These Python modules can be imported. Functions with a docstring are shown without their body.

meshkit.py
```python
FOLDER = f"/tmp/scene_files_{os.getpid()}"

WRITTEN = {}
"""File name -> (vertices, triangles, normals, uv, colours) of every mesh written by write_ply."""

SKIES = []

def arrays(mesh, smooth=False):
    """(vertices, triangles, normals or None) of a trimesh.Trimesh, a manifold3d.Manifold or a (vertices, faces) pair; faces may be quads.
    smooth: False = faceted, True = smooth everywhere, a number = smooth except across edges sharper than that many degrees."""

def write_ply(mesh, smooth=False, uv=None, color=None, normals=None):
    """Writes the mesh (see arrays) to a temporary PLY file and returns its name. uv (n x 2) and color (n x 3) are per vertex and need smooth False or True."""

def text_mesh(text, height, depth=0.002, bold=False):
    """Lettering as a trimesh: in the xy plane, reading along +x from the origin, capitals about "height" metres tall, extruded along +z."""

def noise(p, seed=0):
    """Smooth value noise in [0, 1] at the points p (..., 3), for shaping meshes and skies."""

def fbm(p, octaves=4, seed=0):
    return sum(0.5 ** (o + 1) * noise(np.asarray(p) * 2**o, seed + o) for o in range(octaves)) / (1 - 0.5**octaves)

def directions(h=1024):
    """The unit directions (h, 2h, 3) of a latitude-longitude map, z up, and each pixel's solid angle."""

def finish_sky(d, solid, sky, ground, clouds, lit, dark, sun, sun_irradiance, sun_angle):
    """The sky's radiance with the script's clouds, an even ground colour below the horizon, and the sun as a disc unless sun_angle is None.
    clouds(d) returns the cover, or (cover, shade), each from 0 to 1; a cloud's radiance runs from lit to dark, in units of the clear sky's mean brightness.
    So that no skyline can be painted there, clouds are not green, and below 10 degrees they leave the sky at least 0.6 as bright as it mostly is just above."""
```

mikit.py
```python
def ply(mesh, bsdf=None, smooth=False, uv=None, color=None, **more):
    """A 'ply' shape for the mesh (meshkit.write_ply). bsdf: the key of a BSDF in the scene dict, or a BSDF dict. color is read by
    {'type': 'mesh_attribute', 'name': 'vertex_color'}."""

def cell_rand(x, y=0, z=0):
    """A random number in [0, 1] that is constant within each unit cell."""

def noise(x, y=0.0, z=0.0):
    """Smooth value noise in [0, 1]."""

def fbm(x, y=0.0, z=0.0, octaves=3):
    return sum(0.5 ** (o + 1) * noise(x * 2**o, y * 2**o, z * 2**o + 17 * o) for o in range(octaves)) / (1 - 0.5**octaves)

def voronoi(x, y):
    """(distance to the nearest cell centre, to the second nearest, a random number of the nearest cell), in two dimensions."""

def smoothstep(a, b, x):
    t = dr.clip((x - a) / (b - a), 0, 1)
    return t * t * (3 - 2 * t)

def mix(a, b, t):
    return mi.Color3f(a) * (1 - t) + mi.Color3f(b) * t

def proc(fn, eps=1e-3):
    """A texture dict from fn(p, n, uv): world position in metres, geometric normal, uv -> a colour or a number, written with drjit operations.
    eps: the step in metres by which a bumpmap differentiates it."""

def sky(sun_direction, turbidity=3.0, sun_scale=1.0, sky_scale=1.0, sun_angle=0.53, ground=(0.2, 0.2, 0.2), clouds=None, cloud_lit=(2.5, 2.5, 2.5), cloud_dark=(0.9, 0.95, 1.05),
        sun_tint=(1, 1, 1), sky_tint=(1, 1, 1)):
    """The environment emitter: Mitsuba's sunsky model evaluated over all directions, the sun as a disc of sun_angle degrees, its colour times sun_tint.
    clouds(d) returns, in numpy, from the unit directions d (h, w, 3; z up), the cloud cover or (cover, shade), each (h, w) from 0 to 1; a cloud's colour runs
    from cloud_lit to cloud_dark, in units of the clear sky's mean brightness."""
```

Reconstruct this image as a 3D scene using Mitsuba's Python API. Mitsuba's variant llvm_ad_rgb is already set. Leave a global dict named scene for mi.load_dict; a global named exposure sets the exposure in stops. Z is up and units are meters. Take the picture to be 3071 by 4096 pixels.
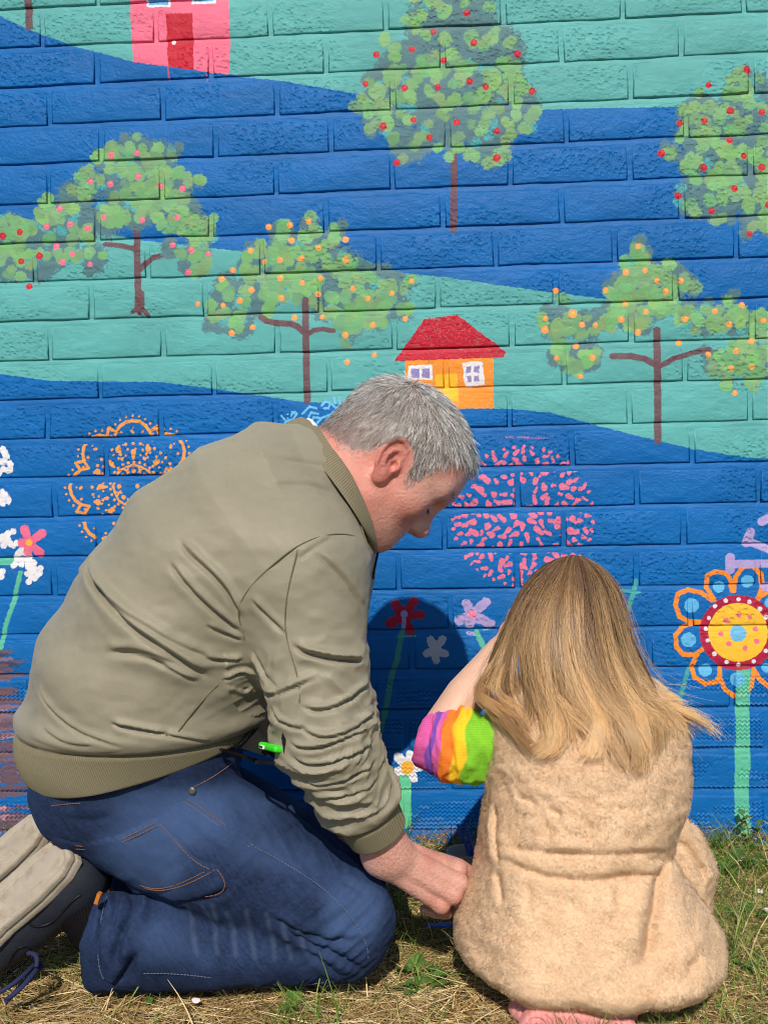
import math, random
import numpy as np, trimesh, drjit as dr, mitsuba as mi, mikit, meshkit
from mikit import proc, ply, noise, fbm, voronoi, cell_rand, smoothstep, mix
T = mi.ScalarTransform4f
scene, labels = {}, {}

# ---- camera, sky, exposure
EYE = np.array([0.0, -1.8837, 0.6193])
scene['camera'] = {'type': 'perspective', 'fov': 41.649, 'fov_axis': 'x', 'near_clip': 0.05, 'far_clip': 60.0,
                   'to_world': T().look_at(origin=EYE.tolist(), target=(EYE + [-0.059095, 0.998243, 0.004364]).tolist(), up=[0.020691, -0.003146, 0.999781])}
SUN = np.array([0.02, -1.0, 0.83])
scene['sky'] = mikit.sky(SUN.tolist(), turbidity=3, ground=(0.16, 0.15, 0.10), sun_tint=(0.93, 1.0, 1.17))
exposure = 1.58

# ---- helpers
def rgb(r, g, b):
    """sRGB 0..255 to a linear colour."""
    c = np.array([r, g, b]) / 255.0
    return np.where(c <= 0.04045, c / 12.92, ((c + 0.055) / 1.055) ** 2.4).tolist()
used = {}
def key(name):
    n = used.get(name, 0)
    used[name] = n + 1
    return name if n == 0 else f'{name}_{n:03d}'
def put(name, shape, parent=None, label=None, category=None, group=None, kind=None):
    k = key(f'{parent}__{name}' if parent else name)
    scene[k] = shape
    tag(k, label, category, group, kind)
    return k
def tag(k, label=None, category=None, group=None, kind=None):
    e = {a: b for a, b in (('label', label), ('category', category), ('group', group), ('kind', kind)) if b}
    if e:
        labels[k] = e
def thing(name, label, category, group=None):
    k = key(name)
    tag(k, label, category, group)
    return k
def col(c):
    return {'type': 'rgb', 'value': list(c)}
def mat(name, color, rough=0.6, spec=0.4, bump=None, eps=1e-3, **more):
    b = {'type': 'principled', 'base_color': proc(color) if callable(color) else col(color), 'roughness': rough, 'specular': spec, **more}
    if bump is not None:
        b = {'type': 'bumpmap', 'arbitrary': proc(bump, eps=eps), 'bsdf': b, 'scale': 1.0}
    scene[name] = {'type': 'twosided', 'bsdf': b}
    return name

# ---- solid modelling: signed distance fields, meshed by surface nets where the surface runs
f32 = np.float32
def cone(p, a, b, ra, rb):
    a, b = np.asarray(a, f32), np.asarray(b, f32)
    d = b - a
    w = p - a
    t = np.clip((w @ d) / max(float(d @ d), 1e-12), 0, 1).astype(f32)
    return np.sqrt(np.einsum('ij,ij->i', w - t[:, None] * d, w - t[:, None] * d)) - (ra + (rb - ra) * t)
def chain(p, pts, radii):
    d = cone(p, pts[0], pts[1], radii[0], radii[1])
    for i in range(1, len(pts) - 1):
        d = np.minimum(d, cone(p, pts[i], pts[i + 1], radii[i], radii[i + 1]))
    return d
def egg(p, c, r, M=None):
    q = p - np.asarray(c, f32)
    if M is not None:
        q = q @ np.asarray(M, f32)
    r = np.asarray(r, f32)
    k0 = np.sqrt(((q / r) ** 2).sum(1)); k1 = np.sqrt(((q / r ** 2) ** 2).sum(1))
    return k0 * (k0 - 1) / np.maximum(k1, 1e-6)
def join(a, b, k):
    h = np.maximum(k - np.abs(a - b), 0) / k
    return np.minimum(a, b) - h * h * k * .25
def cut(a, b, k):
    return -join(-a, b, k)
def tubes(p, pts, ra, rb, up=None):
    """A body whose elliptical sections (half widths ra in the xz plane, rb across it) sit at pts, in a plane of constant y apart from a slow drift."""
    pts, ra, rb = np.asarray(pts, f32), np.asarray(ra, f32), np.asarray(rb, f32)
    best = None
    for i in range(len(pts) - 1):
        a, b = pts[i], pts[i + 1]
        d = (b - a)[[0, 2]]
        l2 = float(d @ d)
        w = p[:, [0, 2]] - a[[0, 2]]
        s = (w @ d) / l2
        t = np.clip(s, 0, 1)
        along = (s - t) * math.sqrt(l2)
        e = w - (s[:, None] * d)
        side = np.sqrt((e * e).sum(1))
        A, B = ra[i] + (ra[i + 1] - ra[i]) * t, rb[i] + (rb[i + 1] - rb[i]) * t
        yy = p[:, 1] - (a[1] + (b[1] - a[1]) * t)
        end = .6 * np.minimum(A, B)
        k0 = np.sqrt((side / A) ** 2 + (yy / B) ** 2 + (along / end) ** 2)
        k1 = np.sqrt((side / A ** 2) ** 2 + (yy / B ** 2) ** 2 + (along / end ** 2) ** 2)
        q = (k0 * (k0 - 1) / np.maximum(k1, 1e-5)).astype(f32)
        best = q if best is None else join(best, q, .05)
    return best
def solid(f, lo, hi, h, polish=1):
    """Triangles of f = 0 inside the box."""
    lo, hi = np.asarray(lo, float), np.asarray(hi, float)
    B = 5
    nb = np.ceil((hi - lo) / (h * B)).astype(int)
    def at(i): return (lo + i * h).astype(f32)
    def run(pts):
        return np.concatenate([f(pts[k:k + 400000]) for k in range(0, len(pts), 400000)]) if len(pts) else np.zeros(0, f32)
    g = np.stack(np.meshgrid(*[np.arange(n) for n in nb], indexing='ij'), -1).reshape(-1, 3)
    d = run(at(g * B + B / 2))
    near = np.abs(d) < h * B * 1.25
    n = nb * B + 1
    val = np.where(d < 0, f32(-1), f32(1)).reshape(nb).repeat(B, 0).repeat(B, 1).repeat(B, 2)
    val = np.pad(val, ((0, 1),) * 3, mode='edge')
    mask = np.zeros(n, bool)
    o = np.stack(np.meshgrid(*[np.arange(B + 1)] * 3, indexing='ij'), -1).reshape(-1, 3)
    idx = (g[near][:, None] * B + o[None]).reshape(-1, 3)
    mask[idx[:, 0], idx[:, 1], idx[:, 2]] = True
    idx = np.argwhere(mask)
    val[mask] = run(at(idx))
    s = val < 0
    c = sum(s[i:n[0] - 1 + i, j:n[1] - 1 + j, k:n[2] - 1 + k].astype(np.int8) for i in (0, 1) for j in (0, 1) for k in (0, 1))
    cells_ = np.argwhere((c > 0) & (c < 8))
    lin = np.ravel_multi_index(cells_.T, n)
    acc, cnt = np.zeros((len(cells_), 3)), np.zeros(len(cells_))
    corners = [(i, j, k) for i in (0, 1) for j in (0, 1) for k in (0, 1)]
    for a in corners:
        for ax in range(3):
            if a[ax]:
                continue
            b = list(a); b[ax] = 1
            va, vb = val[tuple((cells_ + a).T)], val[tuple((cells_ + b).T)]
            m = (va < 0) != (vb < 0)
            t = va[m] / (va[m] - vb[m])
            q = np.tile(np.array(a, float), (m.sum(), 1)); q[:, ax] = t
            acc[m] += q; cnt[m] += 1
    v = lo + (cells_ + acc / cnt[:, None]) * h
    order = np.argsort(lin); slin = lin[order]
    faces = []
    for ax in range(3):
        sl0, sl1 = [slice(None)] * 3, [slice(None)] * 3
        sl0[ax], sl1[ax] = slice(0, -1), slice(1, None)
        e = np.argwhere(s[tuple(sl0)] != s[tuple(sl1)])
        u, w = [(1, 2), (2, 0), (0, 1)][ax]
        e = e[(e[:, u] > 0) & (e[:, w] > 0) & (e[:, u] < n[u] - 1) & (e[:, w] < n[w] - 1)]
        ids = []
        for du, dw in ((-1, -1), (0, -1), (0, 0), (-1, 0)):
            q = e.copy(); q[:, u] += du; q[:, w] += dw
            ids.append(order[np.clip(np.searchsorted(slin, np.ravel_multi_index(q.T, n)), 0, len(slin) - 1)])
        q = np.stack(ids, 1)
        flip = ~s[tuple(e.T)]
        q[flip] = q[flip][:, ::-1]
        faces.append(q)
    q = np.vstack(faces)
    for _ in range(polish):
        p0 = v.astype(f32); e = h * .5
        d0 = run(p0)
        gr = np.stack([run(p0 + np.eye(3, dtype=f32)[k] * e) - run(p0 - np.eye(3, dtype=f32)[k] * e) for k in range(3)], 1) / (2 * e)
        step = d0[:, None] * gr / np.maximum((gr ** 2).sum(1, keepdims=True), .1)
        v = v - np.clip(step, -h, h)
    return v, np.vstack([q[:, [0, 1, 2]], q[:, [0, 2, 3]]])
def normals(v, f):
    n = np.zeros_like(v)
    c = np.cross(v[f[:, 1]] - v[f[:, 0]], v[f[:, 2]] - v[f[:, 0]])
    for k in range(3):
        np.add.at(n, f[:, k], c)
    return n / np.maximum(np.linalg.norm(n, axis=1, keepdims=True), 1e-12)
def to_line(v, pts):
    """Nearest point of a polyline: distance, vector from the line, direction of the line, and how far along it (0 to 1)."""
    pts = np.asarray(pts, float)
    L = np.concatenate([[0], np.cumsum(np.linalg.norm(np.diff(pts, axis=0), axis=1))])
    best = np.full(len(v), 9.0); vec, tan, par = np.zeros_like(v), np.zeros_like(v), np.zeros(len(v))
    for i in range(len(pts) - 1):
        d = pts[i + 1] - pts[i]; l = np.linalg.norm(d)
        w = v - pts[i]
        t = np.clip((w @ d) / (l * l), 0, 1)
        e = w - t[:, None] * d
        q = np.linalg.norm(e, axis=1)
        m = q < best
        best[m], vec[m], tan[m], par[m] = q[m], e[m], d / l, (L[i] + t[m] * l) / L[-1]
    return best, vec, tan, par
def spline(pts, n):
    from scipy.interpolate import CubicSpline
    pts = np.asarray(pts, float)
    s = np.concatenate([[0], np.cumsum(np.linalg.norm(np.diff(pts, axis=0), axis=1))])
    return CubicSpline(s, pts)(np.linspace(0, s[-1], n))
def crease(v, n, pts, depth, width, ridge=1.0, side=1.0):
    """A fold of cloth along a polyline on the surface: a sharp valley with the cloth swelling out on one side of it. Returns the push along the normal."""
    lo, hi = np.min(pts, 0) - 4 * width, np.max(pts, 0) + 4 * width
    m = np.all((v > lo) & (v < hi), axis=1)
    out = np.zeros(len(v))
    if not m.any():
        return out
    d, vec, tan, par = to_line(v[m], spline(pts, 24) if len(pts) > 2 else pts)
    s = np.sign(np.einsum('ij,ij->i', np.cross(tan, n[m]), vec)) * d * side
    fade = np.clip(np.minimum(par, 1 - par) * 5, 0, 1); fade = fade * fade * (3 - 2 * fade)
    w = width
    out[m] = fade * depth * (ridge * np.exp(-((s - 1.0 * w) / (.85 * w)) ** 2) - 1.0 * np.exp(-(s / (.42 * w)) ** 2) + .35 * ridge * np.exp(-((s + 1.2 * w) / w) ** 2))
    return out
def tube_mesh(pts, r, sides=6, closed=True):
    pts = np.asarray(pts, float)
    t = np.gradient(pts, axis=0); t /= np.linalg.norm(t, axis=1, keepdims=True) + 1e-12
    a = np.cross(t, [0.31, .55, .77]); a /= np.linalg.norm(a, axis=1, keepdims=True) + 1e-12
    b = np.cross(t, a)
    r = np.broadcast_to(r, (len(pts),))
    an = np.arange(sides) * 2 * np.pi / sides
    v = pts[:, None] + r[:, None, None] * (np.cos(an)[None, :, None] * a[:, None] + np.sin(an)[None, :, None] * b[:, None])
    i, j = np.meshgrid(np.arange(len(pts) - 1), np.arange(sides), indexing='ij')
    k = (j + 1) % sides
    q = np.stack([i * sides + j, i * sides + k, (i + 1) * sides + k, (i + 1) * sides + j], -1).reshape(-1, 4)
    f = np.vstack([q[:, [0, 1, 2]], q[:, [0, 2, 3]]])
    v = v.reshape(-1, 3)
    if closed:
        n0 = len(v); v = np.vstack([v, pts[:1], pts[-1:]]); last = (len(pts) - 1) * sides
        f = np.vstack([f, [[(j + 1) % sides, j, n0] for j in range(sides)], [[last + j, last + (j + 1) % sides, n0 + 1] for j in range(sides)]])
    return trimesh.Trimesh(v, f, process=False)
def merge(ms):
    return trimesh.util.concatenate(ms)
def hair_shape(made, bsdf, nrm):
    """Ribbons shaded as the round tuft they belong to: nrm (n, k, 3) are the normals along each strand."""
    v, f, c = made
    n = np.repeat(np.asarray(nrm)[:, :, None], 2, 2).reshape(-1, 3)
    path = meshkit.write_ply((v, f), False, None, c, normals=n)
    return {'type': 'ply', 'filename': path, 'face_normals': False, 'bsdf': {'type': 'ref', 'id': bsdf}}
def across(nrm, paths):
    """The part of each normal that is square to its strand."""
    t = np.gradient(paths, axis=1); t /= np.linalg.norm(t, axis=2, keepdims=True) + 1e-12
    n = nrm - (nrm * t).sum(2, keepdims=True) * t
    return n / (np.linalg.norm(n, axis=2, keepdims=True) + 1e-9)
def strands(paths, widths, colors, tip=.25, flat=None):
    """Many hairs as tapering ribbons in one mesh. paths: (n, k, 3), colors: (n, k, 3)."""
    n, k, _ = paths.shape
    t = np.gradient(paths, axis=1); t /= np.linalg.norm(t, axis=2, keepdims=True) + 1e-12
    face = np.random.default_rng(n).normal(0, 1, (n, 1, 3)) + (np.zeros(3) if flat is None else np.asarray(flat) * 1.6)
    a = np.cross(t, face); a /= np.linalg.norm(a, axis=2, keepdims=True) + 1e-12
    taper = np.linspace(1, 0, k)[None, :] ** .6 * (1 - tip) + tip
    r = np.asarray(widths)[:, None] * taper
    v = np.stack([paths - a * r[..., None], paths + a * r[..., None]], 2)
    c = np.repeat(colors[:, :, None], 2, 2)
    s, i = np.meshgrid(np.arange(n), np.arange(k - 1), indexing='ij')
    o = ((s * k + i) * 2).ravel()
    return v.reshape(-1, 3), np.vstack([np.stack([o, o + 1, o + 3], 1), np.stack([o, o + 3, o + 2], 1)]), c.reshape(-1, 3)
SAVED = {}

# ---- the painted wall: colours of the mural as strokes laid on the wall, (x, z) in metres
RNG = random.Random(7)
PAL = {}
strokes = []        # ax az bx bz ra rb  r g b  ragged dry stencil
def stroke(a, b, ra, rb, c, ragged=0.0012, dry=0.1, stencil=0.0):
    strokes.append([a[0], a[1], b[0], b[1], ra, rb, *c, ragged, dry, stencil])
def line(pts, r, c, **k):
    for a, b in zip(pts[:-1], pts[1:]):
        stroke(a, b, r, r, c, **k)
def dots(pts, c, r=None, **k):
    for p in pts:
        stroke(p, p, r or p[2], r or p[2], c, **k)
BLUE, TEAL = rgb(8, 101, 177), rgb(90, 170, 172)
RED, PINK, WHITE, LILAC = rgb(190, 30, 52), rgb(232, 108, 142), rgb(226, 228, 236), rgb(172, 158, 214)
DARK, GREEN, LIGHT, TURQ = rgb(82, 122, 132), rgb(108, 162, 116), rgb(126, 176, 118), rgb(76, 168, 176)
BROWN, ORANGE, YELLOW, SKY = rgb(104, 74, 84), rgb(240, 146, 58), rgb(246, 196, 60), rgb(96, 182, 232)
STEM, MAUVE = rgb(92, 186, 158), rgb(104, 84, 98)

# three hill lines of the mural: left to right
HILLS = [[(-1.1922,1.822),(-.8286,1.5925),(-.7612,1.5598),(-.694,1.5326),(-.569,1.4931),(-.4712,1.4753),(-.3872,1.4608),(-.2949,1.4461),(-.1554,1.4153),(-.0343,1.3942),(.2057,1.3688),(.3076,1.3668),(.434,1.3629),(.5593,1.3556),(.8886,1.3342)],
         [(-1.2023,1.283),(-.8359,1.2142),(-.7187,1.1868),(-.5667,1.1546),(-.3543,1.1224),(-.1621,1.0868),(.0107,1.0634),(.139,1.0401),(.2663,1.0186),(.3842,1.0018),(.5994,.9803),(.8803,.9561)],
         [(-1.2089,.9243),(-.8419,.9065),(-.7425,.8913),(-.5275,.8825),(-.4212,.8664),(-.272,.8396),(-.0461,.8179),(.1172,.8152),(.2023,.8052),(.253,.7893),(.3454,.7621),(.4624,.7311),(.5621,.7125),(.5936,.7101),(.8745,.6958)]]
HX0, HX1, HN = -3.0, 3.0, 1024
hill_tables = [mi.Float(np.interp(np.linspace(HX0, HX1, HN), [p[0] for p in h], [p[1] for p in h]).astype(np.float32)) for h in HILLS]
def hill(i, x):
    t = dr.clip((x - HX0) / (HX1 - HX0) * (HN - 1), 0, HN - 1.01)
    j = mi.UInt32(t)
    return dr.lerp(dr.gather(mi.Float, hill_tables[i], j), dr.gather(mi.Float, hill_tables[i], j + 1), t - mi.Float(j))

# trees: patches of foliage dabbed with a round brush, then fruit, then trunk
def foliage(circles, n_dark, n_green, seed):
    r_ = random.Random(seed)
    w = [c[2] ** 2 for c in circles]
    def pick(shrink):
        c = r_.choices(circles, w)[0]
        a, q = r_.uniform(0, 2 * math.pi), math.sqrt(r_.random()) * max(c[2] - shrink, 0.001)
        return (c[0] + q * math.cos(a), c[1] + q * math.sin(a))
    for c in circles:
        for _ in range(3):
            a, q = r_.uniform(0, 6.28), r_.uniform(0, .35) * c[2]
            p = (c[0] + q * math.cos(a), c[1] + q * math.sin(a))
            stroke(p, p, c[2] * .72, c[2] * .72, DARK, ragged=.022, dry=.44)
    for _ in range(n_dark):
        p = pick(0.012); q = (p[0] + r_.uniform(-.014, .014), p[1] + r_.uniform(-.014, .014))
        stroke(p, q, .013, .012, DARK, ragged=.008, dry=.34)
    for _ in range(n_green // 6):
        p = pick(0.008)
        stroke(p, p, .011, .011, TURQ, ragged=.008, dry=.55)
    for _ in range(int(n_green * 1.2)):
        p = pick(0.009); q = (p[0] + r_.uniform(-.008, .008), p[1] + r_.uniform(-.009, .009))
        r = r_.uniform(.0085, .0128)
        m = r_.random()
        c = [(a * (1 - m) + b * m) * (.86 + .3 * r_.random()) for a, b in zip(GREEN, LIGHT)]
        stroke(p, q, r, r * .9, c, ragged=.0055, dry=r_.uniform(.26, .46))
def fruit(pts, c, r=.0066):
    for p in pts:
        s = r * RNG.uniform(.85, 1.12)
        stroke(p, p, s, s, c, ragged=.0016, dry=.06)
        stroke((p[0] + .001, p[1] + .002), (p[0] + .001, p[1] + .002), s * .35, s * .35, [min(1, k * 1.35 + .03) for k in c], ragged=.002, dry=.3)

line([(.032,1.4067),(.0327,1.3028),(.0318,1.2336),(.029,1.1516)], .0066, BROWN)
foliage([(.0291,1.5324,.0969),(-.046,1.4537,.0848),(.1047,1.4466,.0866),(-.0882,1.3862,.071),(.1358,1.3762,.0727),(.0259,1.3811,.1039),(-.0532,1.3152,.045),(.1018,1.3087,.0476)], 90, 135, 1)
fruit([(.0614,1.5544),(-.001,1.5243),(.0738,1.499),(-.0418,1.4919),(-.1084,1.4855),(.0169,1.4706),(-.1299,1.4317),(-.0571,1.4206),(.0052,1.4192),(.0648,1.4268),(.0938,1.4148),(-.0413,1.3597),(.0391,1.3516),(-.0982,1.3506),(.1132,1.3322),(-.0123,1.3255),(-.0741,1.2813),(.1119,1.2819)], RED)
fruit([(.1542,1.4742),(.1798,1.4037)], RED)
foliage([(.5684,1.3909,.0476),(.4882,1.352,.0519),(.5584,1.3148,.0822),(.4748,1.3099,.045),(.4297,1.282,.0216),(.5071,1.2574,.0589),(.5731,1.2249,.0606),(.4723,1.1949,.0389),(.5307,1.1884,.0563),(.584,1.1523,.0329),(.5644,1.1276,.019),(.6328,1.2947,.0779),(.6306,1.1929,.0606)], 80, 120, 2)
fruit([(.5717,1.4256),(.5013,1.3999),(.5398,1.3519),(.5966,1.3457),(.4482,1.3326),(.4929,1.3349),(.5381,1.2977),(.4131,1.2783),(.5627,1.2675),(.49,1.2495),(.5942,1.2452),(.5439,1.2078),(.4425,1.1988),(.5019,1.1678),(.5693,1.1238),(.6037,1.1755)], RED)
foliage([(-.8184,1.179,.0415),(-.7826,1.1555,.0415),(-.8124,1.1166,.0389),(-.7655,1.1061,.0303),(-.8736,1.1455,.0519)], 34, 44, 3)
line([(-.5706,1.1784),(-.571,1.1431),(-.5711,1.0756),(-.569,1.0345)], .0065, BROWN); line([(-.5672,1.0497),(-.5677,1.0233)], .0095, BROWN)
line([(-.5691,1.0292),(-.5812,1.0173)], .0042, BROWN); line([(-.5676,1.0292),(-.5679,1.0139)], .004, BROWN); line([(-.5676,1.0292),(-.5516,1.0096)], .0045, BROWN)
line([(-.6324,1.1489),(-.5996,1.1442),(-.5729,1.1368)], .0052, BROWN); line([(-.5662,1.0981),(-.5541,1.1109),(-.5405,1.1192),(-.5241,1.1227)], .0052, BROWN)
foliage([(-.577,1.311,.0571),(-.6174,1.3082,.0389),(-.5236,1.3043,.0364),(-.6614,1.2659,.0381),(-.5736,1.2579,.0675),(-.4978,1.2549,.0398),(-.4541,1.262,.0156),(-.7345,1.2112,.0398),(-.6827,1.1872,.0476),(-.5656,1.2136,.0519),(-.49,1.2019,.0476),(-.7196,1.1443,.0398),(-.6614,1.1246,.0346),(-.6267,1.1983,.0381),(-.6906,1.2405,.0346),(-.5295,1.2298,.0433),(-.4507,1.1653,.0364),(-.4606,1.1174,.0398),(-.5092,1.1323,.0225)], 110, 150, 4)
fruit([(-.6168,1.3172),(-.5666,1.3195),(-.6579,1.2691),(-.62,1.2626),(-.5654,1.2745),(-.5235,1.2567),(-.4812,1.2485),(-.7199,1.2194),(-.6341,1.2002),(-.6997,1.1891),(-.7449,1.1858),(-.6657,1.1796),(-.5599,1.1926),(-.4924,1.1945),(-.7276,1.1485),(-.6966,1.1321),(-.5023,1.1424),(-.4661,1.1308),(-.4343,1.123)], PINK, .006)
fruit([(-.7155,1.1172),(-.6619,1.1112),(-.4734,1.0893)], PINK, .006)
fruit([(-.8313,1.1716),(-.7979,1.1777),(-.7613,1.1309)], RED); fruit([(-.7965,1.1218),(-.7821,1.0732)], RED)
line([(-.7734,1.6297),(-.7724,1.603),(-.7715,1.5704)], .0072, BROWN)
foliage([(-.2919,1.1594,.0312),(-.2416,1.175,.0216),(-.194,1.1514,.0225),(-.337,1.1043,.0433),(-.2491,1.1055,.0692),(-.1751,1.0898,.0364),(-.4043,1.0497,.0364),(-.3338,1.043,.0537),(-.2501,1.0576,.045),(-.1107,1.0485,.0433),(-.0742,1.0516,.0294),(-.0701,.9995,.026),(-.1291,1.0014,.0398),(-.1686,.981,.0294),(-.1981,1.0341,.0519),(-.1451,1.0671,.0415),(-.1548,1.0196,.0398),(-.3112,1.0728,.0433),(-.4229,1.0065,.0329),(-.3745,.9919,.0312),(-.1754,.9508,.0138)], 110, 150, 5)
line([(-.2516,1.029),(-.2517,.9665),(-.252,.9084),(-.2517,.8393)], .0066, BROWN)
line([(-.3366,1.0006),(-.325,.9921),(-.3075,.988),(-.2812,.9855),(-.2667,.9801),(-.2566,.9696)], .0058, BROWN); line([(-.2495,.963),(-.2376,.9713),(-.2201,.9737),(-.1998,.9695)], .0046, BROWN)
OR2 = rgb(250, 158, 84)
fruit([(-.3179,1.1698),(-.278,1.1712),(-.2419,1.1771),(-.2751,1.1426),(-.173,1.1406),(-.2243,1.1265)], OR2, .0058); fruit([(-.3534,1.1259)], OR2, .0055)
fruit([(-.328,1.1049),(-.2978,1.1068),(-.257,1.1079),(-.1729,1.102),(-.2976,1.0733),(-.2222,1.0701),(-.2565,1.0623),(-.2969,1.0351),(-.1609,1.048),(-.2272,1.0398),(-.1332,1.0285),(-.0887,1.0363),(-.051,1.0584),(-.2725,.9971),(-.2205,.9969),(-.0645,.9881),(-.1252,.9791),(-.1772,.9613),(-.124,.9226),(-.1748,.9102)], OR2, .0056)
fruit([(-.3877,1.0907),(-.4101,1.0748),(-.3534,1.0519),(-.3756,1.0325),(-.4559,1.029),(-.4076,1.0245),(-.3525,.9813),(-.3924,.9718)], OR2, .0056)
foliage([(.3673,1.0526,.0491),(.3331,1.0339,.0289),(.4174,1.0338,.052),(.4621,1.0295,.0202),(.3682,1.0954,.0173),(.3671,1.1097,.0104),(.2188,.9719,.0375),(.2697,.9674,.0317),(.3461,.9821,.0375),(.4026,.9973,.0289),(.4527,.9815,.0289),(.4998,.9658,.0289),(.5415,.9644,.0317),(.5829,.9575,.0317),(.6189,.9563,.0317),(.226,.9116,.0289),(.2741,.9101,.0289),(.2454,.891,.0202),(.5065,.8918,.0317),(.554,.9017,.0346),(.5869,.8866,.0317),(.6204,.8998,.0346),(.525,.8459,.0173),(.5668,.8533,.0159),(.5284,1.0031,.0104),(.2254,1.0189,.0115),(.4746,.9637,.026),(.489,.986,.0173),(.3092,.969,.0202),(.3739,.9669,.0202),(.3325,1.0053,.026)], 160, 215, 6)
line([(.3983,.9519),(.3977,.8609),(.3959,.7486)], .0067, BROWN)
line([(.3947,.888),(.3753,.9),(.3501,.9056),(.3164,.9066)], .0058, BROWN); line([(.4008,.885),(.4285,.8992),(.4707,.9105),(.4917,.9135)], .005, BROWN)
fruit([(.3441,1.0611),(.3793,1.0631),(.4005,1.0432),(.4439,1.0415),(.3063,1.0288),(.4163,1.0233),(.2155,1.0324),(.3418,1.0025),(.1948,.9804),(.3791,.987),(.504,.9841),(.5532,.9935),(.4502,.9713),(.3338,.9739),(.5294,.9586),(.5911,.9631),(.2623,.9668),(.2868,.9649),(.3637,.949),(.4384,.9279),(.2507,.9274),(.5692,.927),(.4906,.9045),(.5408,.9095),(.214,.9062),(.2805,.9051),(.5313,.8789),(.5685,.8792),(.2574,.8712),(.5367,.8326)], OR2, .0056)
fruit([(.2455,.9876),(.1941,.9592)], OR2, .0085); fruit([(.3676,1.1082)], OR2, .006)
# drips under the pink house
line([(-.5048,1.4809),(-.5026,1.4573)], .0016, rgb(196, 84, 120), dry=.3); line([(-.4304,1.4657),(-.4301,1.4496)], .001, PINK, dry=.6)
dots([(-.4929,1.5279)], WHITE, .0042, ragged=.0005, dry=0)
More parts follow.
